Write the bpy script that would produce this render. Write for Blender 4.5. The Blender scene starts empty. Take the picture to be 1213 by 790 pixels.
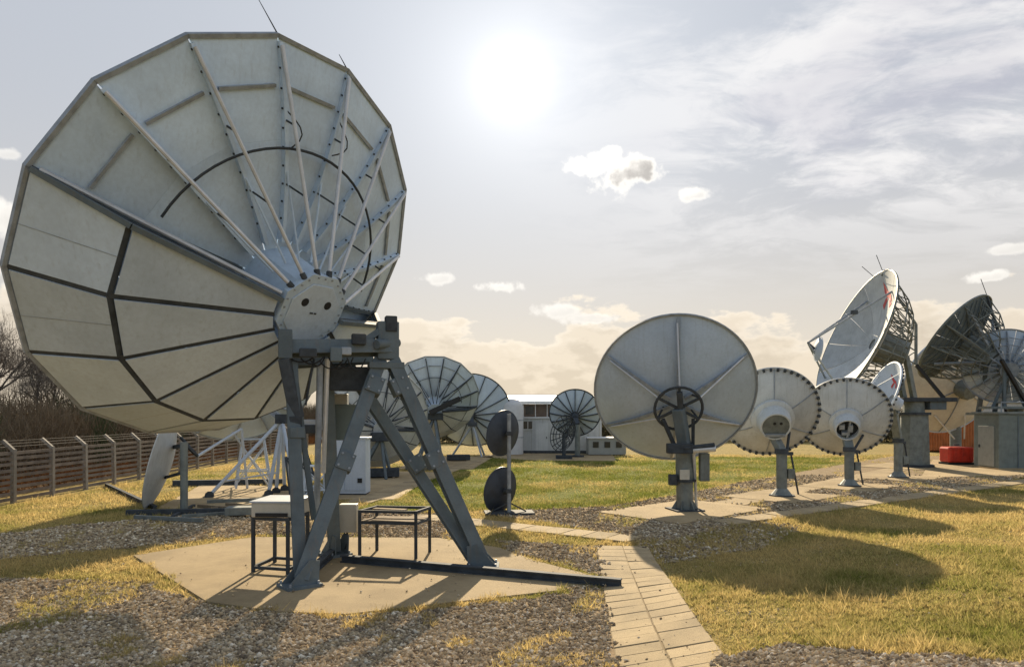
import bpy, math, random
import numpy as np
from mathutils import Vector, Matrix
random.seed(7); rng = np.random.default_rng(7)
S = bpy.context.scene
col = S.collection
R_ = math.radians
PI = math.pi

# ------------------------------------------------------------------ camera
CZ, FPX, HOR, U0 = 3.0, 850.0, 488.0, 606.5
cam = bpy.data.cameras.new('camera'); co = bpy.data.objects.new('camera', cam); col.objects.link(co)
cam.sensor_fit = 'HORIZONTAL'; cam.sensor_width = 36; cam.lens = FPX / 1213 * 36
cam.shift_y = 93 / 1213; cam.clip_start = .1; cam.clip_end = 6000
co.location = (0, 0, CZ); co.rotation_euler = (PI / 2, 0, 0)
S.camera = co
S.view_settings.view_transform = 'Standard'; S.view_settings.look = 'None'
S.view_settings.gamma = 1; S.view_settings.use_curve_mapping = False
S.view_settings.exposure = 0.90

# ------------------------------------------------------------------ sun
SUN_EL = R_(24.8)
sl = bpy.data.lights.new('sun', 'SUN'); so = bpy.data.objects.new('sun', sl); col.objects.link(so)
sl.energy = 5.0; sl.angle = R_(0.7); sl.color = (1.0, 0.83, 0.585)
so.location = (0, 60, 60); so.rotation_euler = (-(PI / 2 - SUN_EL), 0, 0)

# ------------------------------------------------------------------ world
class NT:
    """small node-expression helper"""
    def __init__(s, tree): s.t = tree; s.n = tree.nodes; s.l = tree.links
    def node(s, typ, **kw):
        n = s.n.new(typ)
        for k, v in kw.items(): setattr(n, k, v)
        return n
    def put(s, sock, v):
        if hasattr(v, 'is_linked') or hasattr(v, 'links'): s.l.new(v, sock)
        else:
            try: sock.default_value = v
            except Exception: sock.default_value = (v, v, v) if not hasattr(v, '__len__') else tuple(v) + (1,)
    def m(s, op, a, b=0.0, c=None, clamp=False):
        n = s.node('ShaderNodeMath', operation=op, use_clamp=clamp); s.put(n.inputs[0], a); s.put(n.inputs[1], b)
        if c is not None: s.put(n.inputs[2], c)
        return n.outputs[0]
    def v(s, op, a, b=(0, 0, 0)):
        n = s.node('ShaderNodeVectorMath', operation=op); s.put(n.inputs[0], a)
        if op == 'SCALE': s.put(n.inputs['Scale'], b)
        else: s.put(n.inputs[1], b)
        return n.outputs['Value'] if op in ('LENGTH', 'DOT_PRODUCT', 'DISTANCE') else n.outputs[0]
    def noise(s, vec, scale, detail=4, rough=.55, dist=0, col=False):
        n = s.node('ShaderNodeTexNoise'); s.put(n.inputs['Vector'], vec); n.inputs['Scale'].default_value = scale
        n.inputs['Detail'].default_value = detail; n.inputs['Roughness'].default_value = rough; n.inputs['Distortion'].default_value = dist
        return n.outputs['Color' if col else 'Fac']
    def smooth(s, x, a, b, o0=0.0, o1=1.0):
        n = s.node('ShaderNodeMapRange', interpolation_type='SMOOTHSTEP'); s.put(n.inputs[0], x)
        for i, q in zip((1, 2, 3, 4), (a, b, o0, o1)): s.put(n.inputs[i], q)
        return n.outputs[0]
    def mix(s, f, a, b, mode='MIX'):
        n = s.node('ShaderNodeMix', data_type='RGBA', blend_type=mode); s.put(n.inputs[0], f)
        for i, q in ((6, a), (7, b)):
            if hasattr(q, 'is_linked'): s.l.new(q, n.inputs[i])
            else: n.inputs[i].default_value = tuple(q) + (1,) if len(q) == 3 else q
        return n.outputs[2]

W = bpy.data.worlds.new('World'); S.world = W; W.use_nodes = True
wt = W.node_tree; wt.nodes.clear(); k = NT(wt)
sky = k.node('ShaderNodeTexSky', sky_type='NISHITA'); sky.sun_disc = False
sky.sun_elevation = SUN_EL; sky.sun_rotation = 0.0; sky.altitude = 50; sky.air_density = 1.0; sky.dust_density = 1.6; sky.ozone_density = 1.0
tc = k.node('ShaderNodeTexCoord'); D = tc.outputs['Generated']
sx = k.node('ShaderNodeSeparateXYZ'); wt.links.new(D, sx.inputs[0]); dx, dy, dz = sx.outputs
sunv = (0, math.cos(SUN_EL), math.sin(SUN_EL))
cosang = k.v('DOT_PRODUCT', D, sunv)
ang = k.m('ARCCOSINE', k.m('MINIMUM', cosang, 0.999999))
el01 = k.m('MAXIMUM', dz, 0.0)
# milky veil of high thin cloud over the blue
sunside = k.smooth(cosang, -.2, 1.0)
low = k.m('POWER', k.m('SUBTRACT', 1.0, el01), 7.0)
veil = k.mix(low, (2.40, 2.66, 3.10), (3.75, 3.55, 3.05))
veil = k.mix(k.m('MULTIPLY', low, k.m('MULTIPLY', sunside, .8)), veil, (5.6, 4.4, 2.65))
clear = k.v('MINIMUM', sky.outputs[0], (4.2, 4.2, 4.4))
base = k.mix(k.smooth(cosang, -.3, .95, .30, .85), clear, veil)
# cirrus sheet
cz = k.m('ADD', el01, .12)
comb = k.node('ShaderNodeCombineXYZ')
k.put(comb.inputs[0], k.m('DIVIDE', dx, cz)); k.put(comb.inputs[1], k.m('DIVIDE', dy, cz)); k.put(comb.inputs[2], 0.0)
pl = comb.outputs[0]
warp = k.v('ADD', k.v('MULTIPLY', pl, (1.3, 1.9, 1)), k.v('SCALE', k.noise(pl, 1.3, 3, .5, col=True), 1.1))
ci = k.noise(warp, 1.7, 8, .64)
wide = k.noise(k.v('ADD', pl, (3.1, 1.7, 0)), .55, 2, .5)
rightward = k.smooth(dx, -.05, .42, 0.0, 1.0)
cm = k.m('MULTIPLY', k.smooth(ci, .38, .60), k.m('MULTIPLY', rightward, k.smooth(wide, .25, .50, .35, 1.0)))
cm = k.m('MULTIPLY', cm, k.smooth(dz, .12, .30))
base = k.mix(k.m('MULTIPLY', cm, .85), base, (5.0, 4.9, 4.85))
dark = k.m('MULTIPLY', k.smooth(k.noise(warp, .8, 4, .6), .5, .7), k.m('MULTIPLY', rightward, k.smooth(dz, .2, .35)))
base = k.mix(k.m('MULTIPLY', dark, .45), base, (2.4, 2.4, 2.9))
# distant cumulus bank along the horizon
strv = k.v('MULTIPLY', D, (1, 1, 2.1))
nb = k.noise(strv, 8.5, 7, .58)
nb2 = k.noise(k.v('ADD', strv, (0, 0, .05)), 8.5, 7, .58)
topz = k.m('ADD', k.m('MULTIPLY', k.m('SUBTRACT', nb, .5), .30), .118)
cb = k.smooth(k.m('SUBTRACT', topz, dz), -.004, .014)
rim = k.smooth(k.m('SUBTRACT', topz, dz), .004, .040, 1.0, 0.0)
sh = k.smooth(k.m('SUBTRACT', nb, nb2), -.06, .06)
body = k.mix(sh, (3.7, 3.1, 2.3), (4.7, 4.0, 3.05))
body = k.mix(k.m('MULTIPLY', rim, .75), body, (5.9, 5.2, 4.2))
body = k.mix(k.m('SUBTRACT', 1.0, sunside), body, (3.2, 3.1, 3.1))
base = k.mix(k.m('MULTIPLY', cb, .72), base, body)
# small separate cumulus clouds
pn1 = k.m('SUBTRACT', k.noise(D, 30, 6, .56), .5)
pn2 = k.noise(k.v('ADD', D, (.3, .1, .2)), 60, 4, .6)
def puff(lobes, strength=1.0, shade=1.0):
    """one cloud made of soft lobes given as view angles (u, v, half width, half height)"""
    global base
    f = None; vert = None
    for u, v, hw, hh in lobes:
        d = Vector(((u - U0) / FPX, 1, (HOR - v) / FPX)); L = d.length; d.normalize()
        ax = Vector((d.y, -d.x, 0)).normalized(); up = ax.cross(d); off = k.v('SUBTRACT', D, tuple(d))
        a = k.m('DIVIDE', k.v('DOT_PRODUCT', off, tuple(ax)), hw / FPX / L); b = k.m('DIVIDE', k.v('DOT_PRODUCT', off, tuple(up)), hh / FPX / L)
        front = k.v('DOT_PRODUCT', D, tuple(d))
        r = k.m('SQRT', k.m('ADD', k.m('MULTIPLY', a, a), k.m('MULTIPLY', b, b)))
        ff = k.m('SUBTRACT', 1.0, k.m('ADD', r, k.m('MULTIPLY', k.m('LESS_THAN', front, .5), 99.0)))
        f = ff if f is None else k.m('MAXIMUM', f, ff)
        if vert is None: vert = k.m('SUBTRACT', b, k.m('MULTIPLY', a, .6))
    f = k.m('ADD', f, k.m('MULTIPLY', pn1, 2.6))
    mask = k.smooth(f, .0, .55)
    core = k.m('MULTIPLY', k.smooth(f, .18, .75), k.smooth(k.m('ADD', vert, k.m('MULTIPLY', k.m('SUBTRACT', pn2, .5), 1.4)), .8, -.5))
    base = k.mix(k.m('MULTIPLY', mask, strength), base, k.mix(k.m('MULTIPLY', core, shade), (6.2, 5.95, 5.5), (2.35, 2.2, 2.05)))
puff([(742, 203, 46, 27), (715, 195, 34, 20), (686, 196, 28, 13), (724, 184, 20, 14)])
puff([(826, 231, 26, 9)], .75, .4)
puff([(594, 340, 27, 10)], .8, .5)
puff([(518, 329, 25, 9)], .6, .3)
puff([(1172, 328, 27, 9)], .75, .3)
puff([(1192, 295, 34, 7)], .55, .2)
puff([(655, 368, 34, 11), (700, 378, 40, 8)], .6, .3)
puff([(0, 255, 26, 30), (-90, 300, 80, 40)], .8, .3)
puff([(6, 183, 15, 8)], .55, .2)
# the sun itself seen through thin cloud
g1 = k.m('MULTIPLY', k.m('EXPONENT', k.m('MULTIPLY', k.m('POWER', k.m('DIVIDE', ang, R_(1.7)), 2.0), -1.0)), 2.6)
g2 = k.m('MULTIPLY', k.m('EXPONENT', k.m('MULTIPLY', k.m('DIVIDE', ang, R_(5.0)), -1.0)), 2.2)
g3 = k.m('MULTIPLY', k.m('EXPONENT', k.m('MULTIPLY', k.m('DIVIDE', ang, R_(15)), -1.0)), 1.5)
glow = k.v('SCALE', (1.0, .985, .95), k.m('ADD', g3, k.m('ADD', g1, g2)))
base = k.v('ADD', base, glow)
bg = k.node('ShaderNodeBackground'); bg.inputs['Strength'].default_value = 0.10
wt.links.new(base, bg.inputs['Color'])
wo = k.node('ShaderNodeOutputWorld'); wt.links.new(bg.outputs[0], wo.inputs[0])

# ------------------------------------------------------------------ helpers
def P(u, v, Y): return Vector(((u - U0) / FPX * Y, Y, CZ + (HOR - v) / FPX * Y))
def G(u, v, z=0.0):
    Y = FPX * (CZ - z) / (v - HOR); return Vector(((u - U0) / FPX * Y, Y, z))

MATS = {}
def sstep(a, b, x): t = np.clip((x - a) / (b - a), 0, 1); return t * t * (3 - 2 * t)
def HT(x, y):
    """terrain height: the ground climbs gently towards the near side"""
    x = np.asarray(x, float); y = np.asarray(y, float)
    sp = lambda q: .5 * (q + np.sqrt(q * q + 1.2))
    s_ = (19.3 + .706 * (np.clip(x, 0, 22) - 5.6) - y) * .817
    hr = .100 * sp(s_ - 2.2); hl = .075 * sp(10.0 - y)
    w = sstep(.6, 3.4, x); h = w * hr + (1 - w) * hl
    und = .05 * np.sin(x * .9 + y * .5) * np.sin(y * .7 - x * .3) * sstep(.1, .5, h)
    h = h - .055
    return np.where((y > 40) | (np.abs(x) > 60), 0.0, np.clip(np.minimum(h, 1.4) + und, 0, 1.6) * 1.0)
def GT(u, v):
    Y = FPX * CZ / (v - HOR)
    for _ in range(60):
        z = float(HT((u - U0) / FPX * Y, Y)); Y = .5 * Y + .5 * FPX * (CZ - z) / (v - HOR)
    return Vector(((u - U0) / FPX * Y, Y, z))
def mat(name, c, rough=.6, metal=0.0, var=.12, scale=3.0, bump=0.0, bscale=40, c2=None, streak=False, spec=.4, dirt=None, dirt_amt=.5):
    m = bpy.data.materials.new(name); m.use_nodes = True; t = m.node_tree; t.nodes.clear(); q = NT(t)
    bs = q.node('ShaderNodeBsdfPrincipled'); o = q.node('ShaderNodeOutputMaterial'); t.links.new(bs.outputs[0], o.inputs[0])
    tcn = q.node('ShaderNodeNewGeometry').outputs['Position']
    n = q.noise(tcn, scale, 5, .6)
    if c2 is None: c2 = tuple(max(0, x * (1 - 2.5 * var)) for x in c)
    cc = q.mix(q.smooth(n, .35, .72), c, c2)
    if streak:
        st = q.noise(q.v('MULTIPLY', tcn, (6, 6, .35)), 2.2, 5, .65)
        cc = q.mix(q.m('MULTIPLY', q.smooth(st, .5, .78), dirt_amt), cc, dirt or tuple(x * .55 for x in c))
    fn = q.noise(tcn, scale * 14, 3, .6)
    cc = q.mix(q.smooth(fn, .3, .7, 0.0, .22), cc, tuple(x * .6 for x in c))
    rnd = q.smooth(q.node('ShaderNodeObjectInfo').outputs['Random'], 0.0, 1.0, .88, 1.06)
    tone = lambda z_: q.v('SCALE', z_, rnd)
    t.links.new(tone(cc), bs.inputs['Base Color'])
    bs.inputs['Roughness'].default_value = rough; bs.inputs['Metallic'].default_value = metal
    bs.inputs['Specular IOR Level'].default_value = spec
    if bump >= .5:
        ag = q.noise(tcn, 95, 2, .8)
        cc = q.mix(q.smooth(ag, .50, .66, 0.0, .55), cc, tuple(x * .42 for x in c))
        cc = q.mix(q.smooth(q.noise(q.v('ADD', tcn, (7, 3, 1)), 1.9, 6, .7), .54, .74, 0.0, .5), cc, tuple(x * .55 for x in c))
        t.links.new(tone(cc), bs.inputs['Base Color'])
    if bump:
        b = q.node('ShaderNodeBump'); b.inputs['Strength'].default_value = bump; b.inputs['Distance'].default_value = .02
        t.links.new(q.noise(tcn, bscale, 5, .65), b.inputs['Height']); t.links.new(b.outputs[0], bs.inputs['Normal'])
    MATS[name] = m; return m
mat('white_paint', (.52, .59, .68), .5, var=.05, scale=1.2, streak=True, dirt=(.36, .38, .40), dirt_amt=.45)
mat('blue_grey', (.53, .66, .80), .55, var=.06, scale=1.0, streak=True, dirt=(.33, .385, .45), dirt_amt=.45)
mat('dirty_white', (.52, .55, .56), .6, var=.08, scale=1.5, streak=True, dirt=(.26, .26, .23), dirt_amt=.6)
mat('grey_panel', (.50, .60, .71), .55, var=.06, scale=.9, streak=True, dirt=(.29, .32, .35), dirt_amt=.40)
mat('light_metal', (.62, .64, .66), .42, .3, var=.08)
mat('galvanised', (.33, .37, .41), .6, .1, var=.14, scale=5)
mat('mount_green', (.14, .175, .195), .78, .0, spec=.2, var=.10, scale=2.5, streak=True, dirt=(.19, .15, .11), dirt_amt=.5)
mat('dark_steel', (.065, .075, .085), .8, .0, spec=.2, var=.15, scale=5)
mat('black', (.015, .016, .018), .6, var=.1)
mat('dark_dish', (.045, .06, .085), .55, .1, var=.15)
mat('pole_grey', (.20, .225, .215), .55, .2, var=.15, scale=4, streak=True, dirt=(.12, .12, .1), dirt_amt=.5)
mat('cream_paint', (.66, .63, .54), .55, var=.06, streak=True)
mat('beige_box', (.52, .50, .43), .5, var=.07)
mat('teal_box', (.17, .22, .22), .5, var=.08)
mat('cabin_green', (.20, .235, .22), .6, var=.1, streak=True)
mat('door_grey', (.36, .37, .34), .6, var=.06)
mat('red_paint', (.60, .045, .025), .45, var=.12)
mat('red_mark', (.55, .03, .03), .5, var=.05)
mat('orange_paint', (.42, .14, .045), .6, var=.15, scale=2, streak=True)
mat('concrete', (.45, .345, .20), .9, var=.08, scale=.7, bump=.5, bscale=60, c2=(.31, .235, .135), spec=.15)
mat('slab', (.43, .335, .20), .9, var=.08, scale=1.4, bump=.5, bscale=50, c2=(.31, .245, .15), spec=.15)
mat('joint', (.27, .215, .135), .95, var=.1, spec=.1)
mat('fence_concrete', (.30, .275, .24), .85, var=.1, scale=4, spec=.15)
mat('fence_rail', (.21, .18, .155), .9, var=.15, scale=3, spec=.15)
mat('wire', (.13, .12, .11), .9)
mat('wall_white', (.50, .52, .53), .7, var=.05, scale=.8, streak=True)
mat('roof_white', (.66, .67, .68), .5, var=.05)
mat('brown_panel', (.16, .115, .09), .6, var=.12)
mat('window_glass', (.03, .035, .04), .12, var=.05)
mat('timber', (.27, .21, .14), .85, var=.15, scale=6, spec=.1)
mat('gravel_soil', (.30, .225, .14), .97, var=.2, scale=2.5, bump=1.0, bscale=45, c2=(.38, .30, .195), spec=.05)
mat('bark', (.16, .135, .11), .9, var=.15, scale=4, spec=.1)
mat('leaf_litter', (.20, .125, .065), .95, var=.2, scale=1.5, bump=1.0, bscale=8, c2=(.12, .085, .045), spec=.05)

def grass_ground(name, a, b, c):
    m = bpy.data.materials.new(name); m.use_nodes = True; t = m.node_tree; t.nodes.clear(); q = NT(t)
    bs = q.node('ShaderNodeBsdfPrincipled'); o = q.node('ShaderNodeOutputMaterial'); t.links.new(bs.outputs[0], o.inputs[0])
    g = q.node('ShaderNodeNewGeometry').outputs['Position']
    cc = q.mix(q.smooth(q.noise(g, .45, 4, .6), .38, .62), a, b)
    cc = q.mix(q.smooth(q.noise(g, 5.5, 5, .7), .42, .70), cc, c)
    t.links.new(cc, bs.inputs['Base Color']); bs.inputs['Roughness'].default_value = .95; bs.inputs['Specular IOR Level'].default_value = .05
    bp = q.node('ShaderNodeBump'); bp.inputs['Strength'].default_value = .9; bp.inputs['Distance'].default_value = .05
    t.links.new(q.noise(g, 30, 4, .7), bp.inputs['Height']); t.links.new(bp.outputs[0], bs.inputs['Normal'])
    MATS[name] = m
grass_ground('dry_turf', (.30, .225, .085), (.23, .19, .065), (.40, .31, .14))
grass_ground('green_turf', (.115, .145, .022), (.15, .165, .03), (.19, .18, .05))

def attr_mat(name, rough=.9, trans=0.0):
    m = bpy.data.materials.new(name); m.use_nodes = True; t = m.node_tree; t.nodes.clear(); q = NT(t)
    at = q.node('ShaderNodeAttribute'); at.attribute_name = 'tint'
    o = q.node('ShaderNodeOutputMaterial'); df = q.node('ShaderNodeBsdfDiffuse'); df.inputs['Roughness'].default_value = rough
    t.links.new(at.outputs['Color'], df.inputs['Color'])
    if trans:
        tr = q.node('ShaderNodeBsdfTranslucent'); t.links.new(at.outputs['Color'], tr.inputs['Color'])
        mx = q.node('ShaderNodeMixShader'); mx.inputs[0].default_value = trans
        t.links.new(df.outputs[0], mx.inputs[1]); t.links.new(tr.outputs[0], mx.inputs[2]); t.links.new(mx.outputs[0], o.inputs[0])
    else: t.links.new(df.outputs[0], o.inputs[0])
    MATS[name] = m
attr_mat('stone_tint'); attr_mat('blade_tint', trans=.45); attr_mat('twig_tint')

def tag(o, label=None, cat=None, group=None, kind=None):
    if label: o['label'] = label
    if cat: o['category'] = cat
    if group: o['group'] = group
    if kind: o['kind'] = kind
    return o
def thing(name, label, cat, loc, group=None):
    o = bpy.data.objects.new(name, None); col.objects.link(o); o.empty_display_size = .2
    o.location = loc; return tag(o, label, cat, group)
def root_loc(o):
    while o.parent is not None: o = o.parent
    return o.location.copy()

class MB:
    """collects shapes; build() links them as one mesh object. Vertices are world coordinates unless a matrix is set."""
    def __init__(s, M=None): s.v = []; s.f = []; s.M = M; s.sm = False
    def add(s, vs, fs):
        b = len(s.v)
        for p in vs:
            p = Vector(p); s.v.append(s.M @ p if s.M is not None else p)
        s.f += [tuple(i + b for i in q) for q in fs]; return s
    def box(s, c, size, rz=0.0, M=None):
        hx, hy, hz = (x / 2 for x in size); c = Vector(c)
        Rm = M if M is not None else Matrix.Rotation(rz, 3, 'Z')
        vs = [c + Rm @ Vector((x, y, z)) for z in (-hz, hz) for y in (-hy, hy) for x in (-hx, hx)]
        return s.add(vs, [(0, 2, 3, 1), (4, 5, 7, 6), (0, 1, 5, 4), (1, 3, 7, 5), (3, 2, 6, 7), (2, 0, 4, 6)])
    def bar(s, p, q, w, h=None, up=(0, 0, 1), ext=0.0):
        h = h or w; p = Vector(p); q = Vector(q); d = (q - p).normalized(); p = p - d * ext; q = q + d * ext
        up = Vector(up)
        if abs(d.dot(up)) > .98: up = Vector((1, 0, 0))
        a = d.cross(up).normalized(); b = a.cross(d)
        vs = [e + a * (i * w / 2) + b * (j * h / 2) for e in (p, q) for i, j in ((-1, -1), (1, -1), (1, 1), (-1, 1))]
        return s.add(vs, [(3, 2, 1, 0), (4, 5, 6, 7), (0, 1, 5, 4), (1, 2, 6, 5), (2, 3, 7, 6), (3, 0, 4, 7)])
    def ibeam(s, p, q, w, h, up=(0, 0, 1), t=.025):
        p = Vector(p); q = Vector(q); d = (q - p).normalized(); up = Vector(up)
        a = d.cross(up).normalized(); b = a.cross(d)
        s.bar(p + b * (h / 2 - t / 2), q + b * (h / 2 - t / 2), w, t, up); s.bar(p - b * (h / 2 - t / 2), q - b * (h / 2 - t / 2), w, t, up)
        return s.bar(p, q, t, h - 2 * t, up)
    def tube(s, p, q, r0, r1=None, n=10):
        r1 = r0 if r1 is None else r1; p = Vector(p); q = Vector(q); d = (q - p).normalized()
        a = d.cross(Vector((0, 0, 1)) if abs(d.z) < .95 else Vector((1, 0, 0))).normalized(); b = d.cross(a)
        vs = []
        for e, r in ((p, r0), (q, r1)):
            for i in range(n):
                t = 2 * PI * i / n; vs.append(e + a * (r * math.cos(t)) + b * (r * math.sin(t)))
        fs = [(i, (i + 1) % n, n + (i + 1) % n, n + i) for i in range(n)] + [tuple(range(n))[::-1], tuple(range(n, 2 * n))]
        return s.add(vs, fs)
    def path(s, pts, r, n=6):
        for a, b in zip(pts[:-1], pts[1:]): s.tube(a, b, r, n=n)
        return s
    def lathe(s, prof, n=48, a0=0.0, a1=2 * PI, close=False):
        """prof: list of (r, z) closed outline or open line, around local z"""
        full = abs(a1 - a0 - 2 * PI) < 1e-6; m = len(prof); cnt = n if full else n + 1
        vs = []
        for i in range(cnt):
            t = a0 + (a1 - a0) * i / n
            for r, z in prof: vs.append((r * math.cos(t), r * math.sin(t), z))
        fs = []
        for i in range(n):
            j = (i + 1) % cnt
            for q in range(m if close else m - 1):
                w = (q + 1) % m; fs.append((i * m + q, j * m + q, j * m + w, i * m + w))
        if not full and close:
            fs += [tuple(range(m))[::-1], tuple(n * m + q for q in range(m))]
        return s.add(vs, fs)
    def prism(s, poly, z0, z1):
        n = len(poly)
        vs = [(p[0], p[1], z0) for p in poly] + [(p[0], p[1], z1) for p in poly]
        return s.add(vs, [tuple(range(n))[::-1], tuple(range(n, 2 * n))] + [(i, (i + 1) % n, n + (i + 1) % n, n + i) for i in range(n)])
    def slab4(s, quad, nrm, t):
        """a plate from a polygon, thickened along nrm"""
        nrm = Vector(nrm); n = len(quad); q = [Vector(p) for p in quad]
        return s.add(q + [p + nrm * t for p in q], [tuple(range(n))[::-1], tuple(range(n, 2 * n))] + [(i, (i + 1) % n, n + (i + 1) % n, n + i) for i in range(n)])
    def build(s, name, m, parent=None, smooth=False, bevel=0.0, origin=None):
        off = root_loc(parent) if parent is not None else (Vector(origin) if origin is not None else Vector())
        me = bpy.data.meshes.new(name); me.from_pydata([tuple(p - off) for p in s.v], [], s.f); me.materials.append(MATS[m])
        o = bpy.data.objects.new(name, me); col.objects.link(o)
        if parent is not None: o.parent = parent
        elif origin is not None: o.location = off
        import bmesh
        bm = bmesh.new(); bm.from_mesh(me); bmesh.ops.recalc_face_normals(bm, faces=bm.faces); bm.to_mesh(me); bm.free()
        if smooth:
            for p_ in me.polygons: p_.use_smooth = True
            try: me.set_sharp_from_angle(angle=R_(35))
            except Exception: pass
        if bevel:
            b = o.modifiers.new('bevel', 'BEVEL'); b.width = bevel; b.segments = 2; b.limit_method = 'ANGLE'; b.angle_limit = R_(40)
        return o

def frame(c, az, el):
    """matrix: local z = pointing axis, local x = horizontal right, local y = up side"""
    a = Vector((math.sin(az) * math.cos(el), math.cos(az) * math.cos(el), math.sin(el)))
    r = a.cross(Vector((0, 0, 1))).normalized(); u = r.cross(a)
    M = Matrix(((r.x, u.x, a.x, c[0]), (r.y, u.y, a.y, c[1]), (r.z, u.z, a.z, c[2]), (0, 0, 0, 1)))
    return M
def polar(r, t, z): return Vector((r * math.cos(t), r * math.sin(t), z))

# ------------------------------------------------------------------ ground and paving
import bmesh
CELL = .5
def drape(name, pts, off, m, kind='structure'):
    """polygon cut on the terrain grid and laid over it"""
    bm = bmesh.new(); bm.faces.new([bm.verts.new((p[0], p[1], 0)) for p in pts])
    for ax in (0, 1):
        lo = min(p[ax] for p in pts); hi = max(p[ax] for p in pts)
        lo = max(lo, (-20, 0)[ax]); hi = min(hi, (30, 30)[ax])
        q = math.ceil(lo / CELL) * CELL
        while q < hi:
            co_ = [0, 0, 0]; no = [0, 0, 0]; co_[ax] = q; no[ax] = 1
            bmesh.ops.bisect_plane(bm, geom=bm.verts[:] + bm.edges[:] + bm.faces[:], plane_co=co_, plane_no=no); q += CELL
    for v_ in bm.verts: v_.co.z = float(HT(v_.co.x, v_.co.y)) + off
    bmesh.ops.triangulate(bm, faces=[f for f in bm.faces if len(f.verts) > 4])
    bmesh.ops.recalc_face_normals(bm, faces=bm.faces)
    me = bpy.data.meshes.new(name); bm.to_mesh(me); bm.free(); me.materials.append(MATS[m])
    if me.polygons[0].normal.z < 0: me.flip_normals()
    o = bpy.data.objects.new(name, me); col.objects.link(o); o['kind'] = kind; return o
sheet = drape
gx = np.array([-3000, -600, -150, -60, -30] + list(np.arange(-20, 30.01, CELL)) + [45, 80, 200, 700, 3000.]); gy = np.array([-400, -60, -20, -6] + list(np.arange(0, 30.01, CELL)) + [40.01, 80, 300, 1200, 4000.])
XX, YY = np.meshgrid(gx, gy); ZZ = HT(XX, YY); nX = len(gx)
gv = [tuple(q) for q in np.stack([XX.ravel(), YY.ravel(), ZZ.ravel()], 1)]
gf = [(j * nX + i, j * nX + i + 1, (j + 1) * nX + i + 1, (j + 1) * nX + i) for j in range(len(gy) - 1) for i in range(nX - 1)]
gm = bpy.data.meshes.new('ground'); gm.from_pydata(gv, [], gf); gm.materials.append(MATS['dry_turf'])
go_ = bpy.data.objects.new('ground', gm); col.objects.link(go_); go_['kind'] = 'structure'
for p_ in gm.polygons: p_.use_smooth = True
def gp(*uv): return [tuple(GT(u, v)[:2]) for u, v in uv]

LAWN = gp((415, 606), (520, 606), (620, 604), (700, 600), (740, 596), (790, 588), (870, 572), (1003, 549), (1010, 542), (600, 541), (566, 544))
drape('lawn', LAWN, .005, 'green_turf')
GRAVELS = [
    gp((-40, 682), (165, 690), (250, 718), (400, 735), (560, 718), (735, 692), (741, 790), (748, 900), (-900, 900), (-500, 700)),   # front left
    gp((-60, 640), (90, 622), (200, 612), (330, 606), (415, 606), (520, 609), (560, 640), (300, 634), (150, 650), (-60, 668)),   # band behind
    gp((560, 607), (620, 605), (700, 601), (722, 600), (890, 616), (800, 640), (745, 638), (735, 634), (640, 618)),          # between lawn and paths
    gp((590, 640), (722, 648), (727, 686), (600, 652)),
    gp((722, 600), (745, 596), (795, 588), (875, 572), (1010, 548), (1060, 540), (1300, 540), (1300, 556), (1213, 566), (1040, 596), (900, 615)),
    gp((858, 790), (900, 770), (1040, 772), (1240, 786), (1330, 800), (1330, 900), (885, 900)),
]
for i, g in enumerate(GRAVELS): drape('gravel_bed', g, .010 + .0006 * i, 'gravel_soil')

def pad(name, poly, h, m='concrete'):
    b = MB(); b.prism(poly, -.05, h); o = b.build(name, m); o['kind'] = 'structure'; return o
PAD1 = gp((158, 659), (245, 714), (330, 726), (410, 729), (560, 712), (738, 691), (640, 667), (592, 650), (520, 638), (300, 637))
PADS = [PAD1]
pad('concrete_pad', PAD1, .03)
rowdir = Vector((12.4, 10.9)).normalized(); rown = Vector((rowdir.y, -rowdir.x))
poles = {'r1': G(811, 605), 'r2': G(926, 588), 'r3': G(1006, 576), 'r4': G(1064, 566), 'tower': G(1083, 553)}
for kx, (a, b, s) in {'r1': (2.3, 1.5, 0), 'r2': (1.7, 1.4, 0), 'r3': (1.6, 1.4, 0), 'r4': (1.6, 1.4, 0), 'tower': (2.2, 2.2, 0)}.items():
    c = Vector(poles[kx][:2])
    q = [tuple(c + rowdir * (a * i) + rown * (b * j)) for i, j in ((-1, -1), (1, -1), (1, 1), (-1, 1))]
    pad('concrete_pad', q, .035); PADS.append(q)
strip0, strip1 = Vector(poles['r1'][:2]) + rowdir * 2.35, Vector(poles['tower'][:2]) - rowdir * 2.3
for poly in ([tuple(strip0 - rown * .55), tuple(strip1 - rown * .55), tuple(strip1 + rown * .55), tuple(strip0 + rown * .55)], gp((185, 603), (345, 603), (385, 578), (240, 574)), gp((385, 592), (470, 592), (520, 560), (440, 558)), gp((470, 556), (560, 556), (585, 541), (500, 541)),
             gp((640, 546), (730, 546), (725, 538), (600, 537), (560, 541)), gp((1090, 566), (1260, 562), (1260, 545), (1105, 545))):
    pad('concrete_pad', poly, .03 if len(PADS) > 6 else .026); PADS.append(poly)

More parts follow.
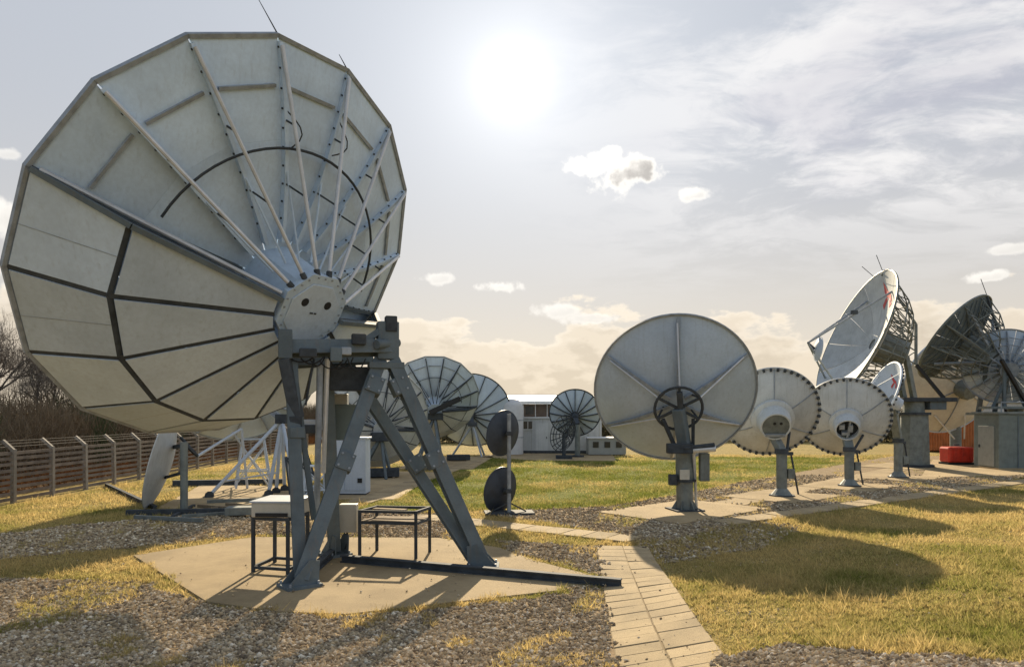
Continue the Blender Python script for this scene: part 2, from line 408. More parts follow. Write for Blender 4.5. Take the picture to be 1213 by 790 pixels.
slab_meshes = {}
def slab_path(name, a, b, cols, sw, sl_, jitter=.006, z=.03):
    """paved path of separate slabs from a to b"""
    a = Vector((a[0], a[1])); b = Vector((b[0], b[1])); d = (b - a).normalized(); n = Vector((d.y, -d.x)); L = (b - a).length
    w = cols * sw
    q = [a - n * (w / 2), b - n * (w / 2), b + n * (w / 2), a + n * (w / 2)]
    base_ = drape(name, [tuple(p) for p in q], .020, 'joint')
    PADS.append([tuple(p) for p in q])
    key = (sw, sl_)
    if key not in slab_meshes:
        ms = []
        for vv in range(4):
            mb = MB(); hx, hy = sw / 2 - .005, sl_ / 2 - .006
            c = .008
            low_ = [(-hx, -hy), (hx, -hy), (hx, hy), (-hx, hy)]; top = [(x * (1 - c / hx), y * (1 - c / hy)) for x, y in low_]
            mb.add([(x, y, -.02) for x, y in low_] + [(x, y, .018) for x, y in low_] + [(x, y, .024 + (rng.random() - .5) * .003) for x, y in top],
                   [(3, 2, 1, 0)] + [(i, (i + 1) % 4, 4 + (i + 1) % 4, 4 + i) for i in range(4)] + [(4 + i, 4 + (i + 1) % 4, 8 + (i + 1) % 4, 8 + i) for i in range(4)] + [(8, 9, 10, 11)])
            o = mb.build('slab', 'slab'); ms.append(o.data); bpy.data.objects.remove(o)
        slab_meshes[key] = ms
    ms = slab_meshes[key]
    for i in range(int(L / sl_)):
        for j in range(cols):
            p = a + d * ((i + .5) * sl_) + n * ((j - (cols - 1) / 2) * sw)
            o = bpy.data.objects.new('slab', random.choice(ms)); col.objects.link(o); o.parent = base_
            hz_ = float(HT(p.x, p.y)); e2 = p + d * .3; pit = math.atan2(float(HT(e2.x, e2.y)) - hz_, .3); e3 = p + n * .3; rol = -math.atan2(float(HT(e3.x, e3.y)) - hz_, .3)
            o.location = (p.x, p.y, hz_ + z - .012 + random.uniform(-jitter, jitter)); o.rotation_euler = (pit + random.uniform(-.008, .008), rol + random.uniform(-.008, .008), -math.atan2(d.x, d.y) + random.uniform(-.012, .012))
pa, pb = GT(796, 790), GT(737, 648); pd_ = (pb - pa).normalized(); pw = (GT(853, 790) - GT(738, 790)).length / 2
slab_path('path', tuple((pa - pd_ * 3)[:2]), tuple(pb[:2]), 2, round(pw, 3), .4)
slab_path('path', tuple((GT(752, 640))[:2]), (-2.9, 20.7), 1, .9, .6)
slab_path('path', tuple(G(424, 596)[:2]), tuple(G(566, 545)[:2]), 1, .9, .6)
slab_path('path', (5.6, 19.3), (26.0, 33.7), 1, .8, .8)

# ------------------------------------------------------------------ the big dish
def clad_dish(root, hubc, az, el, R, ph, L, rm, lm, detail=True, hubr=.76, mats=('blue_grey', 'grey_panel', 'mount_green')):
    """dish whose lower half of the back is closed with panels, upper half open with ribs and struts"""
    M = frame(hubc, az, el); N = 16
    zs = lambda r: (L - .24 * R) + .24 * R * (r / R) ** 2
    T = lambda kk: ph - 2 * PI * kk / N
    sc = R / 4.15
    rimm = MB(M)
    for kk in range(N):
        rimm.bar(polar(R, T(kk), L), polar(R, T(kk + 1), L), .07 * sc, .10 * sc, up=M.to_3x3().inverted() @ (M.to_3x3() @ Vector((0, 0, 1))), ext=.01)
    refl = rimm.build('reflector', 'galvanised', root)
    g = .012 * sc
    for kk in range(N):                                   # reflector panels: outer and inner ring
        for r0, r1 in ((.14 * R, .6195 * R), (.62 * R, .997 * R)):
            pts = []
            steps = 4
            mb = MB(M); vs = []; fs = []
            for i in range(steps + 1):
                r = r0 + (r1 - r0) * i / steps; c = math.cos(PI / N)
                da = g / max(r, .1)
                for t in (T(kk) - da, T(kk + 1) + da):
                    for dzz in (0, .03 * sc): vs.append(polar(r, t, zs(r) + dzz))
            for i in range(steps):
                a = i * 4; b = a + 4
                fs += [(a, a + 2, b + 2, b), (a + 1, b + 1, b + 3, a + 3), (a, b, b + 1, a + 1), (a + 2, a + 3, b + 3, b + 2)]
            fs += [(0, 1, 3, 2), (steps * 4, steps * 4 + 2, steps * 4 + 3, steps * 4 + 1)]
            mb.add(vs, fs); mb.build('reflector_panel', mats[0], refl)
    lift = lambda p, q: None
    # radial ribs on the open half (1..7) and the two bounding beams (0, 8)
    for kk in range(0, 9):
        t = T(kk); mb = MB(M); e1 = polar(1, t + PI / 2, 0)
        prev = None
        for i in range(9):
            r = (.20 + .78 * i / 8) * R; depth = (.16 - .07 * i / 8) * sc
            cur = (polar(r, t, zs(r) - .005), polar(r, t, zs(r) - depth))
            if prev:
                for off in (-.02, .02):
                    o_ = e1 * (off * sc)
                    mb.slab4([prev[0] + o_, cur[0] + o_, cur[1] + o_, prev[1] + o_], e1, .006 * sc)
                mb.bar(prev[1], cur[1], .075 * sc, .02 * sc, up=(0, 0, 1))
            prev = cur
        rib = mb.build('rib', (mats[0] if detail else mats[2]) if kk not in (0, 8) else mats[2], root)
        if detail:
            hb = MB(M)
            for i in range(10):
                r = (.30 + .66 * i / 9) * R; dd = (.08 - .03 * i / 9)
                hb.box(polar(r, t + .035 / r, zs(r) - dd), (.03, .03, .03), rz=t)
            hb.build('bolt', 'dark_steel', rib)['kind'] = 'stuff'
        if 0 < kk < 8 or not detail:
            s2 = MB(M).tube(polar(hubr * .92, t, .05), polar(.97 * R, t, zs(.97 * R) - .12 * sc), .036 * sc, n=8)
            st = s2.build('strut', 'light_metal' if detail else mats[2], root, smooth=True)
            if detail: MB(M).tube(polar(hubr * .9, t, .03), polar(hubr * 1.03, t, .10), .055, n=8).build('clevis', 'dark_steel', st)
            MB(M).tube(polar(hubr * .95, t, .62 * sc), polar(.5 * R, t, zs(.5 * R) - .14 * sc), .022 * sc, n=6).build('inner_strut', mats[0], root)
            # short ties between strut and rib
            if detail:
                tb = MB(M)
                for fr in (.45, .70):
                    r = fr * R; f2 = (r - hubr * .92) / (.97 * R - hubr * .92)
                    ps = polar(hubr * .92, t, .05).lerp(polar(.97 * R, t, zs(.97 * R) - .12), f2)
                    tb.tube(ps, polar(r, t, zs(r) - .1), .018, n=6)
                tb.build('tie', 'dark_steel', root)
    if True:
        for kk in (0, 8):                                 # heavy edge beams of the closed half
            t = T(kk); mb = MB(M); e1 = polar(1, t + PI / 2, 0)
            pts = [polar(hubr, t, .0), polar(rm, t, lm), polar(R * .99, t, L - .05)]
            for a, b in zip(pts[:-1], pts[1:]): mb.bar(a - Vector((0, 0, .03)), b - Vector((0, 0, .03)), .085 * sc, .12 * sc, up=polar(1, t, 0))
            mb.build('edge_beam', mats[2], root)
            if kk == 8: continue
            MB(M).tube(polar(hubr, t, .08) + e1 * (.09 * (-1 if kk == 0 else 1)), polar(.97 * R, t, L - .12) + e1 * (.05 * (-1 if kk == 0 else 1)), .04 * sc, n=8).build('strut', 'light_metal', root)
    # circular cable pipe and tangential battens on the open half
    rr = .60 * R
    MB(M).path([polar(rr, T(q / 4), zs(rr) - .22 * sc) for q in range(1, 31)], .026 * sc, 6).build('cable_ring', 'dark_steel', root)
    for kk in range(0, 8):
        ra = .82 * R
        A_, B_ = polar(ra, T(kk + .10), zs(ra) - .03), polar(ra, T(kk + .90), zs(ra) - .03)
        MB(M).bar(A_, B_, .055 * sc, .05 * sc, up=(0, 0, 1)).build('batten', 'galvanised', root)
    # closed half: dark frame and separate cover panels
    fr = MB(M)
    rings = [(hubr * 1.02, -.0), (rm, lm), (R * .995, L - .03)]
    for kk in range(8, 17):
        for (ra, za), (rb, zb) in zip(rings[:-1], rings[1:]):
            fr.bar(polar(ra, T(kk), za + .035), polar(rb, T(kk), zb + .035), .10 * sc, .03 * sc, up=polar(1, T(kk), -1))
    for kk in range(8, 16):
        for ra, za in rings[1:]:
            fr.bar(polar(ra, T(kk), za + .035), polar(ra, T(kk + 1), za + .035), .10 * sc, .03 * sc, up=(0, 0, 1))
    frame_ = fr.build('cladding_frame', 'dark_steel', root)
    for kk in range(8, 16):
        for (ra, za), (rb, zb) in zip(rings[:-1], rings[1:]):
            q4 = [polar(ra, T(kk), za), polar(rb, T(kk), zb), polar(rb, T(kk + 1), zb), polar(ra, T(kk + 1), za)]
            nrm = (q4[1] - q4[0]).cross(q4[3] - q4[0]).normalized()
            if nrm.z > 0: nrm = -nrm
            ctr = sum(q4, Vector()) / 4; ins = []
            gap = .046 * sc
            n4 = len(q4)
            for i in range(4):
                p0, p1, p2 = q4[i - 1], q4[i], q4[(i + 1) % 4]
                d1 = (p0 - p1).normalized(); d2 = (p2 - p1).normalized(); sn = max(d1.cross(d2).length, .2)
                ins.append(p1 + (d1 + d2) * (gap / sn))
            j = nrm * random.uniform(-.004, .006)
            pn = MB(M).slab4([p + j for p in ins], nrm, .02).build('cover_panel', mats[1], root)
            if detail and rb > rm and True:
                a = ins[0].lerp(ins[3], .55); b = ins[1].lerp(ins[2], .45)
                MB(M).bar(a + nrm * .022, b + nrm * .022, .012, .004, up=nrm).build('fold_line', 'galvanised', pn)
    # hub
    hb = MB(M); oct_ = [(hubr * math.cos(PI / 8 + i * PI / 4), hubr * math.sin(PI / 8 + i * PI / 4)) for i in range(8)]
    hb.prism(oct_, -.02, .10)
    hb.lathe([(hubr * .93, .10), (hubr * .93, .7 * sc), (.17 * R, zs(.17 * R) - .02)], n=8)
    hub = hb.build('hub', mats[0], root)
    if detail:
        cv = MB(M).prism([(x * .80, y * .80 - .04) for x, y in oct_], -.05, -.02).build('hub_cover', 'grey_panel', hub, bevel=.01)
        for xx in (-.27, .27):
            MB(M).lathe([(.0, -.056), (.075, -.056), (.075, -.045), (0, -.045)], n=16).M
            pm = MB(M @ Matrix.Translation((xx, .16, 0))); pm.lathe([(.001, -.058), (.07, -.058), (.085, -.049), (.001, -.049)], n=16); pm.build('port', 'black', hub)
        pm = MB(M); pm.box((-.04, -.03, -.055), (.07, .03, .012)); pm.box((.05, -.03, -.055), (.05, .03, .012)); pm.build('latch', 'dark_steel', hub)
        bo = MB(M)
        for i in range(8):
            for q in (.2, .5, .8):
                a = Vector(oct_[i] + (-.028,)).lerp(Vector(oct_[(i + 1) % 8] + (-.028,)), q) * .93; a.z = -.028
                bo.box(a, (.03, .03, .02))
        bo.build('bolt', 'galvanised', hub)['kind'] = 'stuff'
    # feed on the far side
    vz = zs(0); F = R * R / (4 * .24 * R)
    fd = MB(M); fd.tube((0, 0, vz + F * .86), (0, 0, vz + F * .80), .12 * R, .03 * R, n=20)
    fd.build('subreflector', mats[0], root, smooth=True)
    MB(M).tube((0, 0, vz), (0, 0, vz + F * .35), .07 * R, .045 * R, n=16).build('feed_horn', mats[0], root, smooth=True)
    for i in range(4):
        MB(M).tube(polar(.62 * R, PI / 4 + i * PI / 2, zs(.62 * R) + .06), polar(.1 * R, PI / 4 + i * PI / 2, vz + F * .86), .02 * R / 2, n=6).build('feed_leg', 'light_metal', root)
    return M

HUB = Vector((-3.71, 13.3, 4.877)); AZ, EL = -1.00795, .55411; PH = 2.9756
F1, F2, F3 = G(355, 694, .03), G(572, 671, .03), G(396, 657, .03)
big = thing('satellite_dish', 'huge dish on four-legged steel mount, its lower back closed with grey panels', 'satellite dish', (F1 + F2 + F3) / 3)
Mb = clad_dish(big, HUB, AZ, EL, 4.15, PH, 2.289, 3.097, 1.065)
# lightning rods
for kk, ln in ((3, .62), (4, .30)):
    t = PH - 2 * PI * kk / 16; p = Mb @ polar(4.16, t, 2.29)
    MB().tube(p, p + Vector((-.30, -.1, .55)).normalized() * ln, .013, .006, n=6).build('lightning_rod', 'dark_steel', big)
# cable loops hanging on struts
for kk, fr in ((3, .58), (4, .62)):
    t = PH - 2 * PI * kk / 16; pts = []
    for i in range(7):
        a = i / 6; r = (fr + .16 * a) * 4.15; pts.append(Mb @ polar(r, t - .10 * math.sin(a * PI), 2.289 - .996 + .996 * (r / 4.15) ** 2 - .10 - .1 * math.sin(a * PI)))
    MB().path(pts, .013, 5).build('cable', 'black', big)
# mount
T1, T2, T3 = P(456, 424, 13.75), P(340, 415, 12.85), P(402, 418, 14.4)
def leg(name, p, q, w, h, m='mount_green', flange=True):
    mb = MB().ibeam(p, q, w, h, up=(.35, -1, .2), t=.035); o = mb.build(name, m, big, bevel=.008); return o
leg('leg', F1 + Vector((.02, 0, .12)), T1 + Vector((-.1, 0, -.05)), .25, .27)
leg('leg', F2 + Vector((-.02, 0, .12)), T1 + Vector((.14, 0, -.05)), .25, .27)
leg('leg', F2 + Vector((-.2, .1, .15)), T3, .22, .24)
leg('leg', F1 + Vector((-.05, .2, .15)), P(345, 430, 12.9), .22, .26)
leg('leg', F3 + Vector((0, 0, .1)), P(386, 420, 14.0), .24, .26)
leg('brace', P(372, 615, 12.9), P(350, 450, 12.9), .10, .12)
for fp, dr in ((F1, Vector((.6, .5, 0))), (F2, Vector((-.8, 0, 0))), (F3, Vector((.3, -.3, 0)))):
    mb = MB(); dr = dr.normalized(); mb.box(fp + Vector((0, 0, .025)), (.62, .5, .05), math.atan2(dr.y, dr.x))
    sd = Vector((-dr.y, dr.x, 0))
    for sgn in (-1, 1):
        c = fp + sd * (.15 * sgn)
        mb.slab4([c - dr * .26 + Vector((0, 0, .05)), c + dr * .28 + Vector((0, 0, .05)), c + dr * .30 + Vector((0, 0, .42)), c + dr * .12 + Vector((0, 0, .46))], sd, .02)
    shoe = mb.build('foot', 'mount_green', big)
    bt = MB()
    for i in (-1, 1):
        for j in (-1, 1): bt.tube(fp + dr * (.25 * i) + sd * (.2 * j) + Vector((0, 0, .05)), fp + dr * (.25 * i) + sd * (.2 * j) + Vector((0, 0, .10)), .022, n=6)
    bt.build('anchor_bolt', 'galvanised', shoe)['kind'] = 'stuff'
# head: cross beam, bearing blocks, motors, boxes
leg('cross_beam', P(332, 413, 12.8), P(462, 412, 13.8), .26, .34)
leg('cross_beam', P(345, 430, 13.5), P(440, 425, 14.4), .18, .22)
leg('bearing_arm', P(418, 414, 13.4), P(462, 384, 13.75), .12, .16)
MB().box(P(459, 404, 13.78), (.40, .36, .72), .3).build('bearing_block', 'mount_green', big, bevel=.02)
MB().box(P(463, 384, 13.7), (.22, .22, .30), .3).build('bearing_cap', 'dark_steel', big, bevel=.02)
MB().box(P(457, 433, 13.75), (.66, .4, .12), .3).build('leg_plate', 'mount_green', big, bevel=.01)
MB().tube(P(446, 408, 13.4), P(471, 406, 13.9), .085, n=14).build('bearing_shaft', 'mount_green', big, smooth=True)
MB().box(P(338, 408, 12.78), (.24, .30, .52), .3).build('bearing_block', 'mount_green', big, bevel=.02)
MB().bar(P(338, 425, 12.75), P(352, 495, 12.8), .26, .2).build('side_plate', 'dark_steel', big, bevel=.02)
MB().box(P(416, 449, 13.9), (.80, .42, .46), .25).build('motor_box', 'dark_steel', big, bevel=.02)
MB().tube(P(379, 432, 13.1), P(375, 610, 13.4), .06, n=12).build('jack_screw', 'galvanised', big, smooth=True)
MB().tube(P(388, 425, 13.2), P(383, 560, 13.5), .045, n=10).build('conduit', 'light_metal', big, smooth=True)
MB().tube(P(372, 425, 13.0), P(362, 480, 12.9), .02, n=8).build('conduit', 'dark_steel', big)
for q in range(7):
    u0 = 345 + q * 11; a = P(u0, 424 + random.uniform(-3, 3), 12.72 + q * .06); b = P(u0 + random.uniform(18, 34), 424 + random.uniform(-4, 3), 12.85 + q * .06); sag = random.uniform(.08, .24)
    MB().path([a.lerp(b, i / 8) - Vector((0, 0, sag * 4 * (i / 8) * (1 - i / 8))) for i in range(9)], .013, 5).build('cable', 'black', big)
for pa_, pb_, fr in ((F1, T1, .5), (F1, T1, .86), (F2, T1, .5), (F2, T1, .86), (F2, T3, .45)):
    pc = (pa_ + Vector((0, 0, .12))).lerp(pb_, fr); dd_ = (pb_ - pa_).normalized()
    sp_ = MB().bar(pc - dd_ * .16, pc + dd_ * .16, .30, .32, up=(.35, -1, .2)).build('splice_plate', 'mount_green', big, bevel=.008)
    bt = MB(); sd = dd_.cross(Vector((.35, -1, .2))).normalized(); nf = sd.cross(dd_).normalized()
    nf = nf if nf.y < 0 else -nf
    for i in (-1, 1):
        for jj in (-1, 1):
            c_ = pc + dd_ * (.11 * i) + sd * (.10 * jj) + nf * .165; bt.tube(c_ - nf * .02, c_ + nf * .02, .022, n=6)
    bt.build('bolt', 'galvanised', sp_)['kind'] = 'stuff'
for (u, v, Y, sx_, sy_, sz_, m) in ((365, 418, 12.75, .3, .14, .16, 'dark_steel'), (398, 420, 12.95, .2, .2, .26, 'mount_green'), (425, 402, 13.3, .26, .2, .2, 'dark_steel'), (410, 416, 13.0, .18, .16, .14, 'galvanised'), (350, 500, 12.75, .22, .2, .22, 'dark_steel'), (352, 512, 12.7, .26, .2, .2, 'mount_green')):
    MB().box(P(u, v, Y), (sx_, sy_, sz_), .3).build('gear_housing', m, big, bevel=.02)
MB().box(P(409, 500, 14.6), (.50, .34, .72), .1).build('control_box', 'teal_box', big, bevel=.015)
MB().box(P(404, 473, 14.6), (.28, .3, .22), .1).build('junction_box', 'beige_box', big, bevel=.01)
MB().box(P(413, 613, 14.95), (.36, .26, .58), .05).build('junction_box', 'beige_box', big, bevel=.012)
MB().box(P(368, 503, 13.4), (.30, .28, .20), .1).build('motor', 'light_metal', big, bevel=.03)
MB().box(P(365, 508, 13.3), (.34, .24, .16), .1).build('motor_mount', 'dark_steel', big, bevel=.02)
MB().path([G(406, 657) + Vector((0, 0, .05)), P(410, 648, 14.9), P(412, 640, 14.9), P(411, 629, 14.95)], .02, 6).build('cable', 'black', big)
# base rails on the pad
for a, b in ((G(405, 661, .1), G(736, 690, .1)), (F1 + Vector((0, 0, .09)), F3 + Vector((0, 0, .09)))):
    MB().ibeam(a, b, .13, .14).build('base_rail', 'dark_steel', big)

# stands on the pad
def stand(label, corners, h, shelf_h, name='equipment_stand'):
    c = sum((Vector((x, y, 0)) for x, y in corners), Vector()) / 4
    r = thing(name, label, 'stand', c + Vector((0, 0, .03)))
    for x, y in corners: MB().bar((x, y, .03), (x, y, h), .06, .06).build('leg', 'dark_steel', r)
    for z, nm in ((h - .03, 'top_rail'), (shelf_h, 'shelf_rail')):
        for i in range(4):
            a = Vector(corners[i] + (z,)); b = Vector(corners[(i + 1) % 4] + (z,)); MB().bar(a, b, .05, .055, ext=-.032).build(nm, 'dark_steel', r)
    return r
fl, frr = G(300, 679), G(341, 682)
e = Vector((-.28, .85, 0)); c4 = [(fl.x, fl.y), (frr.x, frr.y), (frr.x + .12, frr.y + .85), (fl.x + .12, fl.y + .85)]
st1 = stand('dark steel stand with a pale cabinet on top beside the huge dish mount', c4, 1.06, .12)
cc_ = sum((Vector(q + (0,)) for q in c4), Vector()) / 4
bx = thing('equipment_box', 'pale metal equipment box resting on the dark steel stand', 'box', cc_ + Vector((0, 0, 1.06)))
MB().box(cc_ + Vector((.02, 0, 1.06 + .135)), (.80, .96, .26), -.05).build('body', 'beige_box', bx, bevel=.015)
MB().box(cc_ + Vector((.02, 0, 1.06 + .285)), (.86, 1.02, .035), -.05).build('lid', 'white_paint', bx, bevel=.008)
MB().box(cc_ + Vector((-.02, -.485, 1.06 + .05)), (.6, .03, .07), -.05).build('vent', 'black', bx)
p1 = G(432, 657); c5 = [(-3.12, 14.7), (-1.95, 14.55), (-1.75, 15.25), (-2.9, 15.4)]
st2 = stand('empty dark steel table frame behind the huge dish mount', c5, 1.0, .74)
MB().slab4([Vector(c5[0] + (.76,)), Vector(c5[1] + (.76,)), Vector(c5[2] + (.76,)), Vector(c5[3] + (.76,))], (0, 0, 1), .02).build('shelf', 'timber', st2)
MB().bar(Vector((-2.9, 15.1, .97)), Vector((-2.2, 14.9, .97)), .16, .03).build('slat', 'timber', st2)

# ------------------------------------------------------------------ plain dishes on posts
def shell(mb, R, depth, z0=0.0, t=.03, lip=.05, n=56, r0=0.0, seg=10):
    pr = [(r0 + (R - r0) * i / seg, z0 + depth * ((r0 + (R - r0) * i / seg) / R) ** 2) for i in range(seg + 1)]
    pr[0] = (max(pr[0][0], .002), pr[0][1])
    out = pr + [(R + lip, z0 + depth)] + [(R + lip, z0 + depth + t)] + [(r, z + t) for r, z in reversed(pr)]
    mb.lathe(out, n=n, close=True); return mb
def feed(root, M, R, depth, F, m='light_metal', n=4, legs_r=.95):
    zr = depth * legs_r ** 2
    MB(M).tube((0, 0, F * .92), (0, 0, F * 1.02), .045 * R, .10 * R, n=16).build('feed', 'white_paint', root, smooth=True)
    for i in range(n):
        t = PI / 4 + i * 2 * PI / n
        MB(M).tube(polar(legs_r * R, t, zr + .03), polar(.06 * R, t, F * .95), .02, n=6).build('feed_leg', m, root)

# R1: large grey dish with six ribs on a stout pedestal
b1 = poles['r1'] + Vector((0, 0, .035)); az1, el1, R1 = R_(7), R_(27), 2.48
rc = P(799, 462, 22.6); dep1 = .30 * R1
r1 = thing('satellite_dish', 'grey round dish with six back ribs meeting at a ring frame on a stout pedestal', 'satellite dish', b1)
M1 = frame(rc - (frame((0, 0, 0), az1, el1) @ Vector((0, 0, dep1))), az1, el1)
sh1 = shell(MB(M1), R1, dep1, lip=.035).build('reflector', 'grey_panel', r1, smooth=True)
MB(M1).lathe([(R1 + .0, dep1 - .05), (R1 + .05, dep1 - .05), (R1 + .05, dep1 + .04), (R1, dep1 + .04)], n=64, close=True).build('rim', 'galvanised', sh1, smooth=True)
hz = -.55
for i in range(6):
    t = PI / 2 + i * PI / 3; e1 = polar(1, t + PI / 2, 0)
    mb = MB(M1); prev = None
    for j in range(9):
        r = (.10 + .88 * j / 8) * R1; zb = dep1 * (r / R1) ** 2
        zt = zb - (.17 - .10 * j / 8)
        cur = (polar(r, t, zb - .004), polar(r, t, zt))
        if prev:
            mb.slab4([prev[0], cur[0], cur[1], prev[1]], e1, .03)
            mb.bar(prev[1], cur[1], .09, .02, up=(0, 0, 1))
        prev = cur
    mb.build('rib', 'galvanised', r1)
    MB(M1).tube(polar(.70, t, hz), polar(R1 * .93, t + .02, dep1 * .86 - .12), .028, n=8).build('strut', 'light_metal', r1, smooth=True)
    MB(M1).tube(polar(.70, t, hz), polar(.45, t, .0), .03, n=8).build('spacer', 'dark_steel', r1)
rg = MB(M1); n = 28
for i in range(n): rg.tube(polar(.70, 2 * PI * i / n, hz), polar(.70, 2 * PI * (i + 1) / n, hz), .045, n=8)
ring = rg.build('ring_frame', 'dark_steel', r1, smooth=True)
for i in range(3): MB(M1).bar(polar(.70, PI / 2 + i * PI / 3, hz), polar(.70, PI / 2 + i * PI / 3 + PI, hz), .07, .07, up=(0, 0, 1)).build('spoke', 'dark_steel', ring)
hubw = M1 @ Vector((0, 0, hz)); top1 = Vector((b1.x, b1.y, 1.95))
MB().bar(M1 @ Vector((0, .55, hz)), top1 + Vector((0, .1, .0)), .16, .16).build('yoke', 'dark_steel', r1, bevel=.02)
MB().bar(hubw, top1, .34, .3).build('yoke', 'mount_green', r1, bevel=.03)
MB().bar(M1 @ Vector((-.45, -.35, hz)), top1 + Vector((-.25, 0, -.1)), .10, .10).build('yoke', 'dark_steel', r1)
MB().bar(M1 @ Vector((.45, -.35, hz)), top1 + Vector((.25, 0, -.1)), .10, .10).build('yoke', 'dark_steel', r1)
MB().tube(b1 + Vector((0, 0, .9)), top1, .27, n=24).build('pole', 'pole_grey', r1, smooth=True)
MB().tube(b1 + Vector((0, 0, .03)), b1 + Vector((0, 0, .9)), .25, n=24).build('pole', 'pole_grey', r1, smooth=True)
MB().tube(b1 + Vector((0, 0, .86)), b1 + Vector((0, 0, .93)), .34, n=24).build('flange', 'dark_steel', r1)
MB().box(b1 + Vector((0, 0, .02)), (.9, .9, .04), .2).build('base_plate', 'dark_steel', r1)
for i in range(6):
    t = i * PI / 3; c = b1 + Vector((math.cos(t), math.sin(t), 0)) * .25
    MB().slab4([c + Vector((0, 0, .04)), c + Vector((math.cos(t) * .16, math.sin(t) * .16, .04)), c + Vector((0, 0, .3))], (-math.sin(t), math.cos(t), 0), .02).build('gusset', 'pole_grey', r1)
MB().box(P(805, 531, 21.3), (.75, .3, .3)).build('azimuth_drive', 'dark_steel', r1, bevel=.03)
MB().tube(P(815, 533, 21.25), P(847, 531, 21.3), .10, n=14).build('actuator', 'light_metal', r1, smooth=True)
MB().tube(P(810, 531, 21.2), P(846, 527, 21.25), .07, n=14).build('actuator', 'dark_steel', r1, smooth=True)
MB().box(P(834, 553, 21.6), (.28, .26, .84)).build('control_box', 'pole_grey', r1, bevel=.02)
MB().box(P(797, 568, 21.7), (.24, .24, .32)).build('junction_box', 'dark_steel', r1, bevel=.02)
MB().box(P(811, 562, 21.48), (.28, .06, .30)).build('plate', 'beige_box', r1)
MB().tube(P(822, 535, 21.4), G(825, 602, .035), .045, n=10).build('conduit', 'light_metal', r1, smooth=True)
feed(r1, M1, R1, dep1, R1 * R1 / (4 * dep1))

